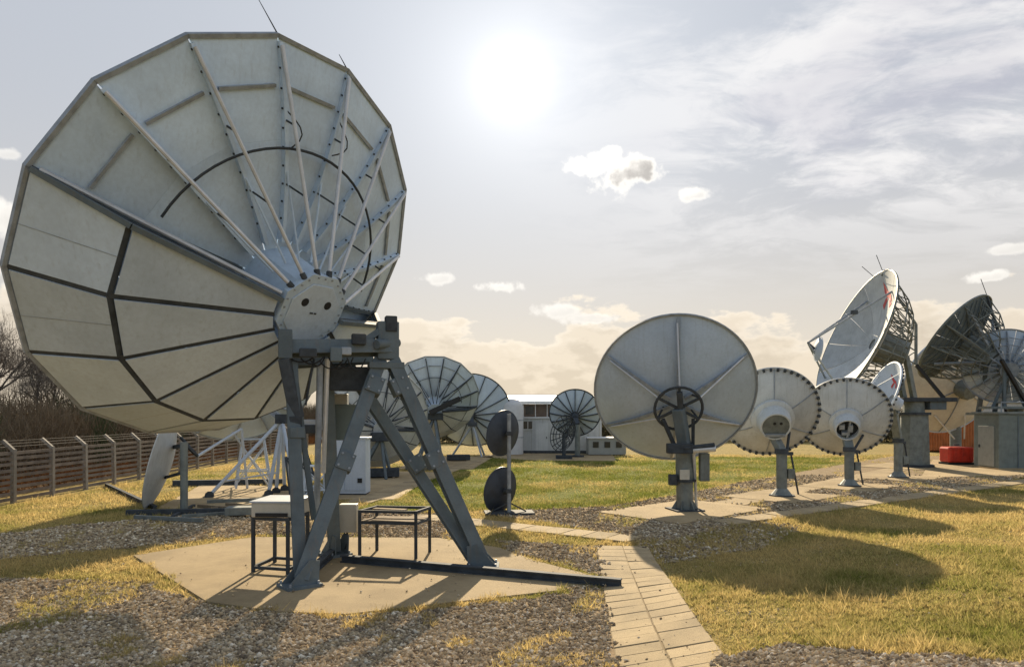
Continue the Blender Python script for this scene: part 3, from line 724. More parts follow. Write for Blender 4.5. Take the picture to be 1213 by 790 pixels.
# R2, R3, R4: drum-backed dishes of one make with a bolted rim
def drum_dish(label, base, rimc, az, el, R, group, open_end, stained, polez, drum_r=.53, drum_l=.62):
    root = thing('satellite_dish', label, 'satellite dish', base, group); dep = .34 * R
    M = frame(rimc - (frame((0, 0, 0), az, el) @ Vector((0, 0, dep))), az, el)
    m = 'dirty_white' if stained else 'white_paint'
    nseg = 6
    rl = MB(M).lathe([(R - .01, dep - .035), (R + .055, dep - .035), (R + .055, dep + .03), (R - .01, dep + .03)], n=64, close=True).build('reflector', m, root, smooth=True)
    for i in range(nseg):                       # reflector petals
        a0 = PI / 6 + i * 2 * PI / nseg + .006; a1 = PI / 6 + (i + 1) * 2 * PI / nseg - .006
        pr = [(.32 + (R - .33) * j / 8, dep * ((.32 + (R - .33) * j / 8) / R) ** 2) for j in range(9)]
        MB(M).lathe(pr + [(r, z + .03) for r, z in reversed(pr)], n=12, a0=a0, a1=a1, close=True).build('reflector_panel', m, rl, smooth=True)
        t = PI / 6 + i * 2 * PI / nseg
        sm_ = MB(M)
        for (ra, za), (rb, zb) in zip(pr[:-1], pr[1:]): sm_.bar(polar(ra, t, za - .012), polar(rb, t, zb - .012), .035, .03, up=(0, 0, 1))
        sm_.build('seam', 'galvanised', rl)
    nb = 44; bm_ = None
    for i in range(nb):                         # rim lugs
        t = 2 * PI * (i + .5) / nb
        o = MB(M).box(polar(R - .01, t, dep - .085), (.10, .08, .09), rz=t)
        o.build('rim_lug', 'dark_steel', rl)
    dr = MB(M)
    dr.lathe([(drum_r * 1.25, dep * .13), (drum_r * 1.25, -.06), (drum_r, -.12), (drum_r * .86, -drum_l), (drum_r * .78, -drum_l), (drum_r * .76, -drum_l + .05), (drum_r * .9, -.14)], n=40)
    drum = dr.build('hub_drum', m, root, smooth=True)
    if open_end:
        MB(M).lathe([(.002, -drum_l + .34), (drum_r * .82, -drum_l + .34)], n=32).build('back_plate', 'dark_steel', drum)
        bb = MB(M)
        bb.box((.12, .05, -drum_l + .18), (.16, .3, .3)); bb.box((-.2, .1, -drum_l + .2), (.2, .2, .26)); bb.box((-.05, -.2, -drum_l + .2), (.3, .12, .24)); bb.bar((0, -.4, -drum_l + .1), (.1, .4, -drum_l + .1), .07, .07)
        bb.build('receiver', 'galvanised', drum)
    else:
        MB(M).lathe([(.002, -drum_l + .03), (drum_r * .77, -drum_l + .03)], n=32).build('back_plate', 'pole_grey', drum)
        for xx in (-.05, .17): MB(M @ Matrix.Translation((xx, .12, 0))).lathe([(.001, -drum_l + .02), (.055, -drum_l + .02), (.055, -drum_l + .04)], n=12).build('port', 'black', drum)
        MB(M).box((0, -.32, -drum_l - .02), (drum_r * 1.1, .10, .06)).build('bracket', 'galvanised', drum)
    tp = Vector((base.x, base.y, polez))
    pl_ = MB().tube(base + Vector((0, 0, .03)), tp, .185, n=24).build('pole', 'pole_grey', root, smooth=True)
    MB().tube(base + Vector((0, 0, .0)), base + Vector((0, 0, .04)), .46, n=8).build('base_plate', 'dark_steel', root)
    MB().tube(base + Vector((0, 0, .04)), base + Vector((0, 0, .26)), .36, .19, n=12).build('base_collar', 'pole_grey', root)
    MB().tube(tp - Vector((0, 0, .14)), tp + Vector((0, 0, .04)), .24, n=20).build('head', 'dark_steel', root, smooth=True)
    hc = M @ Vector((0, -drum_r * .8, -drum_l * .5))
    MB().bar(tp - Vector((0, 0, .05)), hc, .34, .22).build('yoke', 'pole_grey', root, bevel=.02)
    MB().box(base + Vector((.30, -.02, .78)), (.24, .24, .34)).build('junction_box', 'pole_grey', root, bevel=.02)
    # elevation jack
    MB().tube(tp + Vector((.18, 0, -.1)), M @ Vector((R * .38, -R * .35, dep * .25)), .05, n=10).build('actuator', 'dark_steel', root)
    MB().tube(tp + Vector((.45, .3, -.2)), base + Vector((.75, .4, .0)), .035, n=8).build('stay', 'dark_steel', root)
    MB().bar(tp + Vector((0, 0, -.15)), tp + Vector((.5, .35, -.15)), .12, .12).build('bracket', 'dark_steel', root)
    feed(root, M, R, dep, R * R / (4 * dep) * .95)
    return root, M, dep
z35 = Vector((0, 0, .035))
drum_dish('white drum-backed dish with bolted rim and closed hub with two ports', poles['r2'] + z35, P(912, 488, 26.4), R_(9), R_(26), 1.72, 'drum-backed dishes on posts', False, True, 1.66, drum_r=.60)
drum_dish('rust-streaked drum-backed dish with bolted rim and open dark hub', poles['r3'] + z35, P(1001, 494, 29.9), R_(20), R_(26), 1.74, 'drum-backed dishes on posts', True, True, 1.55)
b4 = poles['r4'] + z35
root4, M4, dep4 = drum_dish('small white dish on post turned sideways, red emblem on its hollow face', b4, P(1041, 470, 32.4), R_(-85), R_(23), 1.66, 'drum-backed dishes on posts', False, False, 1.75, drum_r=.34, drum_l=.42)
def emblem(root, M, cx, cy, s, R, dep, rot):
    """red wing-like mark laid on the concave face"""
    def poly(pts):
        mb = MB(M); vs = []
        for x, y in pts:
            x, y = x * math.cos(rot) - y * math.sin(rot), x * math.sin(rot) + y * math.cos(rot)
            X, Y = cx + x * s, cy + y * s; rr = math.hypot(X, Y); vs.append((X, Y, dep * (rr / R) ** 2 + .045))
        mb.add(vs, [tuple(range(len(vs)))]); return mb
    o = poly([(-1, -.15), (-.35, .25), (.2, .28), (1, .62), (.62, .12), (.2, -.05), (-.2, -.02)]).build('emblem', 'red_mark', root)
    poly([(-.1, -.06), (.28, -.1), (.5, -.55), (.2, -.75), (.1, -.4)]).build('emblem', 'red_mark', root)
    poly([(-.95, -.22), (-.3, -.08), (-.55, -.5)]).build('emblem', 'red_mark', root)
emblem(root4, M4, .0, .85, .42, 1.66, dep4, .35)

# ------------------------------------------------------------------ truss-backed big dishes at the right
def truss_dish(root, rimc, az, el, R, depth, back, m_shell, m_truss, nr=12, n=64, rings=True, lat=True, tw_=.035):
    M = frame(rimc - (frame((0, 0, 0), az, el) @ Vector((0, 0, depth))), az, el)
    zs = lambda r: depth * (r / R) ** 2
    rl = MB(M).lathe([(R - .02, depth - .06), (R + .04, depth - .06), (R + .04, depth + .04), (R - .02, depth + .04)], n=n, close=True).build('reflector', m_truss, root, smooth=True)
    for i in range(nr):
        g = .006; pr = [(.3 + (R - .32) * j / 8, zs(.3 + (R - .32) * j / 8)) for j in range(9)]
        MB(M).lathe(pr + [(r, z + .03) for r, z in reversed(pr)], n=6, a0=2 * PI * i / nr + g, a1=2 * PI * (i + 1) / nr - g, close=True).build('reflector_panel', m_shell, rl, smooth=True)
    hr = .22 * R
    for i in range(nr):
        t = 2 * PI * (i + .5) / nr; mb = MB(M)
        A = [polar(r * R, t, zs(r * R) - .05) for r in (.25, .45, .65, .82, .96)]
        B = [polar(r * R, t, zs(r * R) - dd) for r, dd in ((.25, back), (.45, back * .9), (.65, back * .72), (.82, back * .45))]
        w = tw_
        for q in range(4): mb.tube(A[q], A[q + 1], w, n=5)
        for q in range(3): mb.tube(B[q], B[q + 1], w, n=5)
        mb.tube(B[3], A[4], w, n=5)
        for q in range(4): mb.tube(A[q], B[q], w * .8, n=5)
        for q in range(3): mb.tube(A[q + 1], B[q], w * .8, n=5)
        mb.build('rib', m_truss, root)
    for r, dd in ((.45, back * .9), (.82, back * .45), (.65, back * .72)):
        mb = MB(M)
        for i in range(nr): mb.tube(polar(r * R, 2 * PI * (i + .5) / nr, zs(r * R) - dd), polar(r * R, 2 * PI * (i + 1.5) / nr, zs(r * R) - dd), .03, n=5)
        if lat:
            for i in range(nr): mb.tube(polar(r * R, 2 * PI * (i + .5) / nr, zs(r * R) - dd), polar(r * R * .9, 2 * PI * (i + 1.5) / nr, zs(r * R * .9) - .06), .022, n=5)
        mb.build('ring_truss', m_truss, root)
    MB(M).tube((0, 0, -.02), (0, 0, -back * 1.05), hr * 1.1, hr, n=12).build('hub', m_truss, root)
    return M
# D4: tower-mounted, pointing left with red emblem
tw = poles['tower'] + z35
d4 = thing('satellite_dish', 'tall white dish with lattice back and red emblem on an octagonal grey tower', 'satellite dish', tw)
az4, el4, R4, dp4 = R_(-86), R_(23), 3.85, 1.05
rim4 = P(1012, 399, 39.2)
Md = truss_dish(d4, rim4, az4, el4, R4, dp4, 1.55, 'dirty_white', 'pole_grey', nr=12, lat=False)
emblem(d4, Md, -.75, 2.45, .95, R4, dp4, .35)
hub4 = Md @ Vector((0, 0, -1.5)); tt = Vector((tw.x, tw.y, 3.55))
MB().tube(tw + Vector((0, 0, .02)), Vector((tw.x, tw.y, 2.9)), .78, .70, n=8).build('tower', 'pole_grey', d4)
MB().tube(tw, tw + Vector((0, 0, .12)), 1.0, n=8).build('base_plate', 'dark_steel', d4)
MB().tube(Vector((tw.x, tw.y, 2.9)), tt, .52, n=16).build('turntable', 'pole_grey', d4, smooth=True)
MB().tube(Vector((tw.x, tw.y, 2.84)), Vector((tw.x, tw.y, 2.98)), .82, n=16).build('flange', 'dark_steel', d4)
MB().box(tt + Vector((.5, -.1, .12)), (2.9, 1.2, .22)).build('platform', 'dark_steel', d4, bevel=.02)
MB().box(tt + Vector((1.0, -.2, -.2)), (.9, .7, .45)).build('drive_box', 'mount_green', d4, bevel=.03)
for sy in (-.5, .5):
    MB().bar(tt + Vector((-.3, sy, .2)), hub4 + Vector((.1, sy, -.1)), .24, .28).build('yoke', 'pole_grey', d4, bevel=.02)
MB().bar(tt + Vector((1.5, -.2, .2)), P(1085, 432, 39.2), .16, .16).build('jack', 'black', d4)
MB().bar(P(1085, 432, 39.2), P(1085, 384, 39.3), .12, .12).build('back_chord', 'pole_grey', d4)
MB().bar(P(1085, 384, 39.3), Md @ Vector((0, R4 * .97, dp4)), .10, .10).build('back_chord', 'pole_grey', d4)
for v0, v1 in ((384, 400), (400, 416), (416, 432)):
    MB().tube(P(1085, v0, 39.2), P(1060, v1, 39.2), .035, n=6).build('lattice', 'pole_grey', d4)
    MB().tube(P(1060, v0, 39.2), P(1085, v1, 39.2), .035, n=6).build('lattice', 'pole_grey', d4)
fp = P(965, 413, 38.6); sub = frame(fp, az4, R_(8))
shell(MB(sub @ Matrix.Rotation(PI, 4, 'X')), .62, .18, n=28).build('subreflector', 'white_paint', d4, smooth=True)
ap = P(957, 406, 38.5)
for q in (Md @ Vector((-1.35, 2.6, dp4 * .6)), Md @ Vector((1.6, 2.5, dp4 * .65)), Md @ Vector((-.3, -3.0, dp4 * .7)), Md @ Vector((2.5, -2.2, dp4 * .8))):
    MB().tube(ap, q, .055, n=8).build('feed_leg', 'galvanised', d4)
MB().tube(ap, fp, .06, n=8).build('feed_mount', 'dark_steel', d4)
MB().box(P(1012, 370, 37.9), (.3, .2, .2)).build('junction_box', 'dark_steel', d4)
for q, d_ in ((Md @ Vector((0, R4, dp4)), (-.35, 0, .9)), (Md @ Vector((.9, R4 * .96, dp4)), (-.7, 0, .6))):
    MB().tube(q, q + Vector(d_), .018, n=5).build('lightning_rod', 'dark_steel', d4)
# narrow seams on the concave face and feed crank
# B: pale dish behind
bB = G(1132, 540)
dB = thing('satellite_dish', 'pale smooth-backed dish standing behind the orange container and red tank', 'satellite dish', bB)
dpB = 1.0; RB = 3.45; azB, elB = R_(-8), R_(20)
MB_ = frame(P(1127, 454, 47.5) - (frame((0, 0, 0), azB, elB) @ Vector((0, 0, dpB))), azB, elB)
rlB = MB(MB_).lathe([(RB - .02, dpB - .05), (RB + .05, dpB - .05), (RB + .05, dpB + .05), (RB - .02, dpB + .05)], n=64, close=True).build('reflector', 'white_paint', dB, smooth=True)
for i in range(6):
    pr = [(.02 + (RB - .04) * j / 8, dpB * ((.02 + (RB - .04) * j / 8) / RB) ** 2) for j in range(9)]
    MB(MB_).lathe(pr + [(r, z + .04) for r, z in reversed(pr)], n=12, a0=PI / 6 + i * PI / 3 + .008, a1=PI / 6 + (i + 1) * PI / 3 - .008, close=True).build('reflector_panel', 'cream_paint', rlB, smooth=True)
    sb = MB(MB_); t = PI / 6 + i * PI / 3
    for (ra, za), (rb, zb) in zip(pr[1:-1], pr[2:]): sb.bar(polar(ra, t, za - .03), polar(rb, t, zb - .03), .05, .06, up=(0, 0, 1))
    sb.build('rib', 'galvanised', dB)
MB(MB_).tube((0, 0, .1), (0, 0, -.8), .6, .5, n=16).build('hub', 'pole_grey', dB)
MB().tube(bB, Vector((bB.x, bB.y, 3.6)), .35, n=20).build('pole', 'pole_grey', dB, smooth=True)
MB().bar(Vector((bB.x, bB.y, 3.5)), MB_ @ Vector((0, 0, -.6)), .5, .5).build('yoke', 'pole_grey', dB)
for q in (-1.1, 1.1): MB().tube(MB_ @ Vector((q, -RB * .6, dpB * .4)), Vector((bB.x + q * .3, bB.y - .4, 1.2)), .05, n=6).build('stay', 'light_metal', dB)
feed(dB, MB_, RB, dpB, RB * RB / 4 / dpB)
# A: dark lattice dish tilted up
bA = G(1168, 547)
dA = thing('satellite_dish', 'dark lattice-backed dish tilted steeply skyward behind the green cabin', 'satellite dish', bA)
MA = truss_dish(dA, P(1131, 400, 42.8), R_(-39), R_(36), 2.85, .75, 1.7, 'mount_green', 'pole_grey', nr=12, lat=False)
hubA = MA @ Vector((0, 0, -1.75))
ribA = MB(MA)
for i in range(-7, 8):
    x = i * .36; yy = math.sqrt(max(0, 2.7 ** 2 - x * x))
    pts = [Vector((x, -yy + 2 * yy * j / 8, 0)) for j in range(9)]
    for p in pts: p.z = .75 * (p.x ** 2 + p.y ** 2) / 2.85 ** 2 - .04
    for a, b in zip(pts[:-1], pts[1:]): ribA.bar(a, b, .04, .06, up=(0, 0, 1))
ribA.build('stiffener', 'mount_green', dA)
for a, b in ((Vector((-1.6, 1.7, .2)), Vector((0, 0, -1.9))), (Vector((1.6, 1.7, .2)), Vector((0, 0, -1.9))), (Vector((-1.7, -1.6, .2)), Vector((0, 0, -1.9))), (Vector((1.7, -1.6, .2)), Vector((0, 0, -1.9)))):
    MB(MA).bar(a, b, .13, .13).build('back_beam', 'galvanised', dA)
MB(MA).bar((0, 2.84, .75), (.5, .7, -1.7), .11, .11).build('back_beam', 'dark_steel', dA)
q = MA @ Vector((0, 2.85, .75)); MB().tube(q, q + Vector((-.35, 0, .95)), .02, n=5).build('lightning_rod', 'dark_steel', dA)
MB().tube(bA, Vector((bA.x, bA.y, 2.9)), .45, n=16).build('pole', 'pole_grey', dA, smooth=True)
for sx_ in (-.5, .5): MB().bar(Vector((bA.x + sx_, bA.y, 2.8)), hubA + Vector((sx_ * .8, 0, -.1)), .22, .3).build('yoke', 'mount_green', dA)
MB().bar(Vector((bA.x + .9, bA.y - .5, 2.8)), hubA + Vector((.2, .2, .9)), .14, .14).build('jack', 'black', dA)
MB().box(Vector((bA.x, bA.y, 2.9)), (1.6, 1.4, .16)).build('platform', 'pole_grey', dA)
feed(dA, MA, 2.85, .75, 1.5)
# C: lattice dish seen square from behind, on the cabin's far side
bC = G(1203, 550)
dC = thing('satellite_dish', 'grey round dish with dense lattice back rising above the green cabin roof', 'satellite dish', bC)
MC = truss_dish(dC, P(1190, 434, 41.5), R_(24), R_(14), 2.15, .6, .7, 'grey_panel', 'galvanised', nr=14, lat=False)
hubC = MC @ Vector((0, 0, -.7))
MB().tube(bC, Vector((bC.x, bC.y, 3.3)), .4, n=16).build('pole', 'pole_grey', dC, smooth=True)
for a, b in ((Vector((bC.x - 1.5, bC.y - .3, 3.3)), hubC), (Vector((bC.x + .2, bC.y - .5, 3.3)), hubC), (Vector((bC.x - 1.0, bC.y - .5, 3.3)), hubC + Vector((-.3, 0, .2)))):
    MB().bar(a, b, .14, .16).build('yoke', 'mount_green', dC)
MB().bar(Vector((bC.x + .3, bC.y - .6, 3.3)), hubC + Vector((-.6, -.2, .6)), .16, .16).build('jack', 'black', dC)
MB().box(Vector((bC.x - .6, bC.y - .2, 3.25)), (2.6, 1.1, .14)).build('platform', 'pole_grey', dC)
feed(dC, MC, 2.15, .6, 1.9)

# green cabin, red tank, orange container
cab = thing('equipment_cabin', 'grey-green flat-roofed equipment cabin with pale door beside red tank', 'cabin', (27, 38, 0))
MB().box((27.25, 38.0, 1.45), (4.3, 2.0, 2.86)).build('wall', 'cabin_green', cab, bevel=.02)
MB().box((27.25, 38.0, 2.95), (4.5, 2.2, .12)).build('roof', 'pole_grey', cab, bevel=.02)
dk = MB().box((25.08, 37.95, 1.22), (.05, 1.25, 2.1)).build('door', 'door_grey', cab, bevel=.008)
MB().box((25.03, 38.45, 1.2), (.06, .05, .16)).build('handle', 'dark_steel', dk)
MB().box((27.25, 38.0, .06), (4.4, 2.1, .1)).build('plinth', 'concrete', cab)
for x in (25.3, 26.6, 27.9, 29.2): MB().tube((x, 37.1, 3.0), (x, 37.1, 3.55), .03, n=6).build('rail_post', 'galvanised', cab)
MB().tube((25.3, 37.1, 3.5), (29.3, 37.1, 3.5), .035, n=6).build('rail', 'galvanised', cab)
for i in range(3): MB().box((26.1 + i * 1.05, 36.985, 1.45), (.04, .03, 2.7)).build('seam', 'mount_green', cab)
MB().box((28.6, 37.6, 3.2), (.6, .5, .4)).build('roof_box', 'dark_steel', cab, bevel=.02)
rt = thing('red_tank', 'low red tank with ribbed sides on the concrete beside the cabin', 'tank', (25.4, 41, 0))
MB().box((25.4, 41.0, .58), (1.45, .95, .88)).build('body', 'red_paint', rt, bevel=.10)
for i in range(3): MB().box((24.95 + i * .45, 40.49, .60), (.06, .04, .75)).build('rib', 'red_paint', rt, bevel=.01)
MB().box((25.4, 41.0, .08), (1.5, .95, .12)).build('skid', 'black', rt)
MB().tube((25.4, 41, 1.1), (25.4, 41, 1.19), .14, n=12).build('filler_cap', 'dark_steel', rt)
ct = thing('shipping_container', 'weathered orange shipping container far behind the octagonal tower', 'container', (33.2, 55, 0))
cor = MB(); xs = []
for i in range(21):
    x = 31.1 + i * .2; cor.add([(x, 53.8, .12), (x + .08, 53.72, .12), (x + .12, 53.72, .12), (x + .2, 53.8, .12), (x, 53.8, 2.75), (x + .08, 53.72, 2.75), (x + .12, 53.72, 2.75), (x + .2, 53.8, 2.75)], [(0, 1, 5, 4), (1, 2, 6, 5), (2, 3, 7, 6)])
cor.build('side_wall', 'orange_paint', ct)
MB().box((33.2, 55.05, 1.45), (4.16, 2.46, 2.66)).build('body', 'orange_paint', ct)
MB().box((33.2, 55.0, 2.84), (4.3, 2.6, .12)).build('roof', 'orange_paint', ct)
fc_ = G(1210, 535)
far = thing('warehouse', 'low white warehouse with pale roof beyond the cabin at the site edge', 'building', (46, 63, 0))
MB().box((48, 66, 1.9), (12, 6, 3.8)).build('wall', 'wall_white', far)
MB().box((48, 66, 3.95), (12.4, 6.4, .3)).build('roof', 'roof_white', far)
for i in range(5): 
    wdw = MB().box((43.3 + i * 2.2, 62.97, 2.4), (1.2, .05, 1.0)).build('window', 'window_glass', far)
    MB().box((43.3 + i * 2.2, 62.93, 1.85), (1.3, .12, .06)).build('sill', 'roof_white', wdw)

# ------------------------------------------------------------------ pair of small dark dishes on one pole
bp_ = G(603, 609)
pd = thing('dish_pole', 'slim pole on a flat plate carrying two small dark dishes at lawn edge', 'pole', bp_)
MB().tube(bp_ + Vector((0, 0, .05)), bp_ + Vector((0, 0, 2.95)), .06, n=14).build('pole', 'galvanised', pd, smooth=True)
MB().box(bp_ + Vector((0, .1, .04)), (1.45, .75, .06), .1).build('base_plate', 'dark_steel', pd, bevel=.01)
for i in (-1, 1): MB().bar(bp_ + Vector((.5 * i, .1, .08)), bp_ + Vector((0, 0, .35)), .04, .04).build('brace', 'dark_steel', pd)
for (u, v) in ((596, 513), (593, 580)):
    c = P(u, v, 21.35); M = frame(c, R_(-48), R_(8))
    dsh = shell(MB(M @ Matrix.Translation((0, 0, -.16))), .68, .16, n=36, lip=.015).build('dish', 'dark_dish', pd, smooth=True)
    MB(M).tube((0, 0, -.17), (0, 0, -.30), .09, n=12).build('hub', 'dark_steel', dsh)
    MB().bar(M @ Vector((0, 0, -.26)), Vector((bp_.x, bp_.y, c.z)), .06, .06).build('bracket', 'dark_steel', pd)
    MB().box(Vector((bp_.x, bp_.y, c.z)), (.16, .16, .12)).build('clamp', 'dark_steel', pd, bevel=.01)

# ------------------------------------------------------------------ left group of dishes
def ribbed_dish(label, base, rimc, az, el, R, dep, nr, tripod, m='grey_panel', rib='dark_steel', group=None):
    root = thing('satellite_dish', label, 'satellite dish', base, group)
    M = frame(rimc - (frame((0, 0, 0), az, el) @ Vector((0, 0, dep))), az, el); zs = lambda r: dep * (r / R) ** 2
    rl = MB(M).lathe([(R - .02, dep - .04), (R + .04, dep - .04), (R + .04, dep + .03), (R - .02, dep + .03)], n=56, close=True).build('reflector', rib, root, smooth=True)
    for i in range(nr):
        pr = [(.12 + (R - .14) * j / 7, zs(.12 + (R - .14) * j / 7)) for j in range(8)]
        MB(M).lathe(pr + [(r, z + .03) for r, z in reversed(pr)], n=4, a0=2 * PI * i / nr + .004, a1=2 * PI * (i + 1) / nr - .004, close=True).build('reflector_panel', m, rl, smooth=True)
        t = 2 * PI * i / nr; mb = MB(M)
        for (ra, za), (rb, zb) in zip(pr[:-1], pr[1:]): mb.bar(polar(ra, t, za - .05 - .08 * (1 - ra / R)), polar(rb, t, zb - .05 - .08 * (1 - rb / R)), .05, .10, up=(0, 0, 1))
        mb.build('rib', rib, root)
    MB(M).tube((0, 0, .05), (0, 0, -.5), .32, .22, n=14).build('hub', rib, root)
    h = M @ Vector((0, 0, -.45))
    if tripod:
        tp = Vector((base.x, base.y, h.z - .5))
        for i in range(3):
            t = -PI / 2 + .5 + i * 2 * PI / 3
            MB().tube(Vector((base.x + 1.4 * math.cos(t), base.y + 1.4 * math.sin(t), base.z)), tp, .07, n=8).build('leg', 'galvanised', root)
        MB().box(tp + Vector((0, 0, .02)), (.6, .6, .3)).build('head', rib, root)
        MB().bar(tp, h, .26, .26).build('yoke', rib, root)
    else:
        tp = Vector((base.x, base.y, h.z - .4))
        MB().tube(base, tp, .18, n=16).build('pole', 'pole_grey', root, smooth=True)
        MB().bar(tp, h, .3, .26).build('yoke', rib, root)
        MB().tube(base, base + Vector((0, 0, .1)), .45, n=10).build('base_plate', 'dark_steel', root)
    MB().bar(tp + Vector((-.3, 0, 0)), M @ Vector((-.6, -.7, zs(.9) - .1)), .09, .09).build('jack', rib, root)
    feed(root, M, R, dep, R * R / 4 / dep)
    return root
ribbed_dish('grey dish with dark spoke-like ribs on splayed tripod legs left of white building', G(560, 540, .03), P(559, 486, 50.5), R_(3), R_(22), 2.72, .75, 16, True)
ribbed_dish('grey ribbed dish standing before the white building with a mesh dish beside it', G(684, 541, .03), P(681, 489, 49.5), R_(4), R_(24), 1.75, .5, 16, False)
# mesh dish in front of it
bm0 = G(668, 543, .03)
md = thing('mesh_dish', 'small dark open mesh dish on a short post at far lawn edge', 'satellite dish', bm0)
Mm = frame(P(667, 513, 46.2), R_(-45), R_(12)); mb = MB(Mm); Rm = 1.2; zz = lambda r: .32 * (r / Rm) ** 2 - .32
for i in range(16):
    t = 2 * PI * i / 16
    for a, b in ((.1, .5), (.5, .85), (.85, 1.2)): mb.tube(polar(a, t, zz(a)), polar(b, t, zz(b)), .028, n=5)
mb.build('rib', 'dark_steel', md)
for r in (.35, .6, .85, 1.03, 1.2):
    mb = MB(Mm)
    for i in range(32): mb.tube(polar(r, 2 * PI * i / 32, zz(r)), polar(r, 2 * PI * (i + 1) / 32, zz(r)), .026, n=5)
    mb.build('ring', 'dark_steel', md)
MB().tube(bm0, Vector((bm0.x, bm0.y, 1.6)), .12, n=12).build('post', 'dark_steel', md)
MB().bar(Vector((bm0.x, bm0.y, 1.5)), Mm @ Vector((0, 0, -.4)), .18, .18).build('yoke', 'dark_steel', md)
MB().box(bm0 + Vector((0, 0, .1)), (1.0, .9, .2)).build('base', 'dark_steel', md)

def small_clad(label, base, hubc, az, el, R, ph, back='grey_panel'):
    root = thing('satellite_dish', label, 'satellite dish', base)
    clad_dish(root, hubc, az, el, R, ph, .52 * R, .74 * R, .26 * R, detail=False, hubr=.16 * R, mats=(back, 'dirty_white', 'dark_steel'))
    tp = hubc + Vector((0, -.15, -.35))
    for i in range(4):
        t = PI / 4 + i * PI / 2
        MB().bar(Vector((base.x + 1.0 * math.cos(t), base.y + 1.0 * math.sin(t), base.z)), tp, .11, .11).build('leg', 'mount_green', root)
    MB().box(tp, (.9, .6, .4), .3).build('head', 'dark_steel', root, bevel=.02)
    return root
small_clad('half-clad ribbed dish seen through the huge mount beyond the white cabinet', G(442, 566, .03), P(452, 508, 32.6), R_(-22), R_(20), 2.5, 2.95, 'dirty_white')
sc2 = small_clad('half-clad dish with dark fan of ribs and black jack arm near paved path', G(508, 552, .03), P(515, 486, 41.0), R_(-12), R_(30), 2.75, 2.95, 'grey_panel')
MB().bar(P(509, 489, 40.2), P(545, 472, 40.5), .34, .30).build('jack_arm', 'black', sc2, bevel=.03)

# S1: sideways offset dish by the fence
b5 = G(218, 607)
s1 = thing('satellite_dish', 'pale offset dish turned edge-on with a seam, on a slim post near the fence', 'satellite dish', b5)
Ms = frame(P(194, 546, 22.6), R_(-104), R_(14))
pr = [(.002, 0), (.4, .015), (.8, .07), (1.2, .17), (1.55, .29)]
dd = MB(Ms @ Matrix.Diagonal((.95, 1.0, 1, 1)) @ Matrix.Translation((0, 0, -.2))).lathe(pr + [(1.57, .29), (1.57, .32)] + [(r, z + .03) for r, z in reversed(pr)], n=48, close=True).build('reflector', 'dirty_white', s1, smooth=True)
smb = MB(Ms)
for i in range(10):
    x0, x1 = -1.35 + .27 * i, -1.35 + .27 * (i + 1); f_ = lambda x: .29 * (x * x + .2) / 1.55 ** 2 - .2 + .035
    smb.bar((x0, .35, f_(x0)), (x1, .35, f_(x1)), .03, .015, up=(0, 0, 1))
smb.build('seam', 'galvanised', dd)
MB().tube(b5, Vector((b5.x, b5.y, 2.1)), .11, n=14).build('post', 'pole_grey', s1, smooth=True)
MB().bar(Vector((b5.x, b5.y, 2.0)), Ms @ Vector((0, .5, -.2)), .12, .12).build('bracket', 'dark_steel', s1)
MB().bar(Vector((b5.x, b5.y, 1.2)), Ms @ Vector((0, -.5, -.15)), .08, .08).build('bracket', 'dark_steel', s1)
MB().bar(Vector((b5.x, b5.y, 2.05)), P(234, 540, 22.3), .07, .07).build('arm', 'dark_steel', s1)
MB().bar(P(234, 540, 22.3), P(214, 518, 22.5), .07, .07).build('arm', 'dark_steel', s1)
for dx_, dy_ in ((1, .2), (-1, -.2), (.2, -1), (-.2, 1)): MB().bar(b5 + Vector((dx_ * 1.2, dy_ * 1.2, .05)), b5 + Vector((0, 0, .05)), .1, .1).build('base_rail', 'dark_steel', s1)

# L0: dish with white tubular legs mostly behind the huge dish
b6 = G(312, 584)
l0 = thing('satellite_dish', 'dish on white tubular tripod legs standing behind the huge dish', 'satellite dish', b6)
rc0 = P(288, 452, 27.3); az0, el0, R0, dp0 = R_(-35), R_(35), 2.75, .8
M0 = frame(rc0 - (frame((0, 0, 0), az0, el0) @ Vector((0, 0, dp0))), az0, el0)
rl0 = MB(M0).lathe([(R0 - .02, dp0 - .04), (R0 + .04, dp0 - .04), (R0 + .04, dp0 + .03), (R0 - .02, dp0 + .03)], n=56, close=True).build('reflector', 'galvanised', l0)
for i in range(12):
    pr = [(.1 + (R0 - .12) * j / 7, dp0 * ((.1 + (R0 - .12) * j / 7) / R0) ** 2) for j in range(8)]
    MB(M0).lathe(pr + [(r, z + .03) for r, z in reversed(pr)], n=5, a0=PI * i / 6 + .006, a1=PI * (i + 1) / 6 - .006, close=True).build('reflector_panel', 'grey_panel', rl0, smooth=True)
    mb = MB(M0)
    for (ra, za), (rb, zb) in zip(pr[:-1], pr[1:]): mb.bar(polar(ra, PI * i / 6, za - .05), polar(rb, PI * i / 6, zb - .05), .05, .08, up=(0, 0, 1))
    mb.build('rib', 'galvanised', l0)
apx = P(334, 496, 26.6)
for (u, v) in ((248, 587), (318, 585), (327, 582), (337, 579), (352, 590)):
    MB().tube(G(u, v, .03), apx, .065, n=10).build('leg', 'white_paint', l0, smooth=True)
    MB().tube(G(u, v, .03), G(u, v, .09), .16, n=10).build('foot', 'dark_steel', l0)
MB().tube(G(293, 578, .05), P(286, 508, 26.9), .05, n=8).build('leg', 'white_paint', l0, smooth=True)
MB().tube(G(318, 575, .05), P(276, 512, 26.9), .04, n=8).build('leg', 'white_paint', l0, smooth=True)
MB().tube(P(234, 540, 26.2), P(286, 508, 26.9), .05, n=8).build('brace', 'white_paint', l0, smooth=True)
MB().tube(P(265, 570, 26.5), P(327, 560, 26.6), .035, n=8).build('brace', 'white_paint', l0, smooth=True)
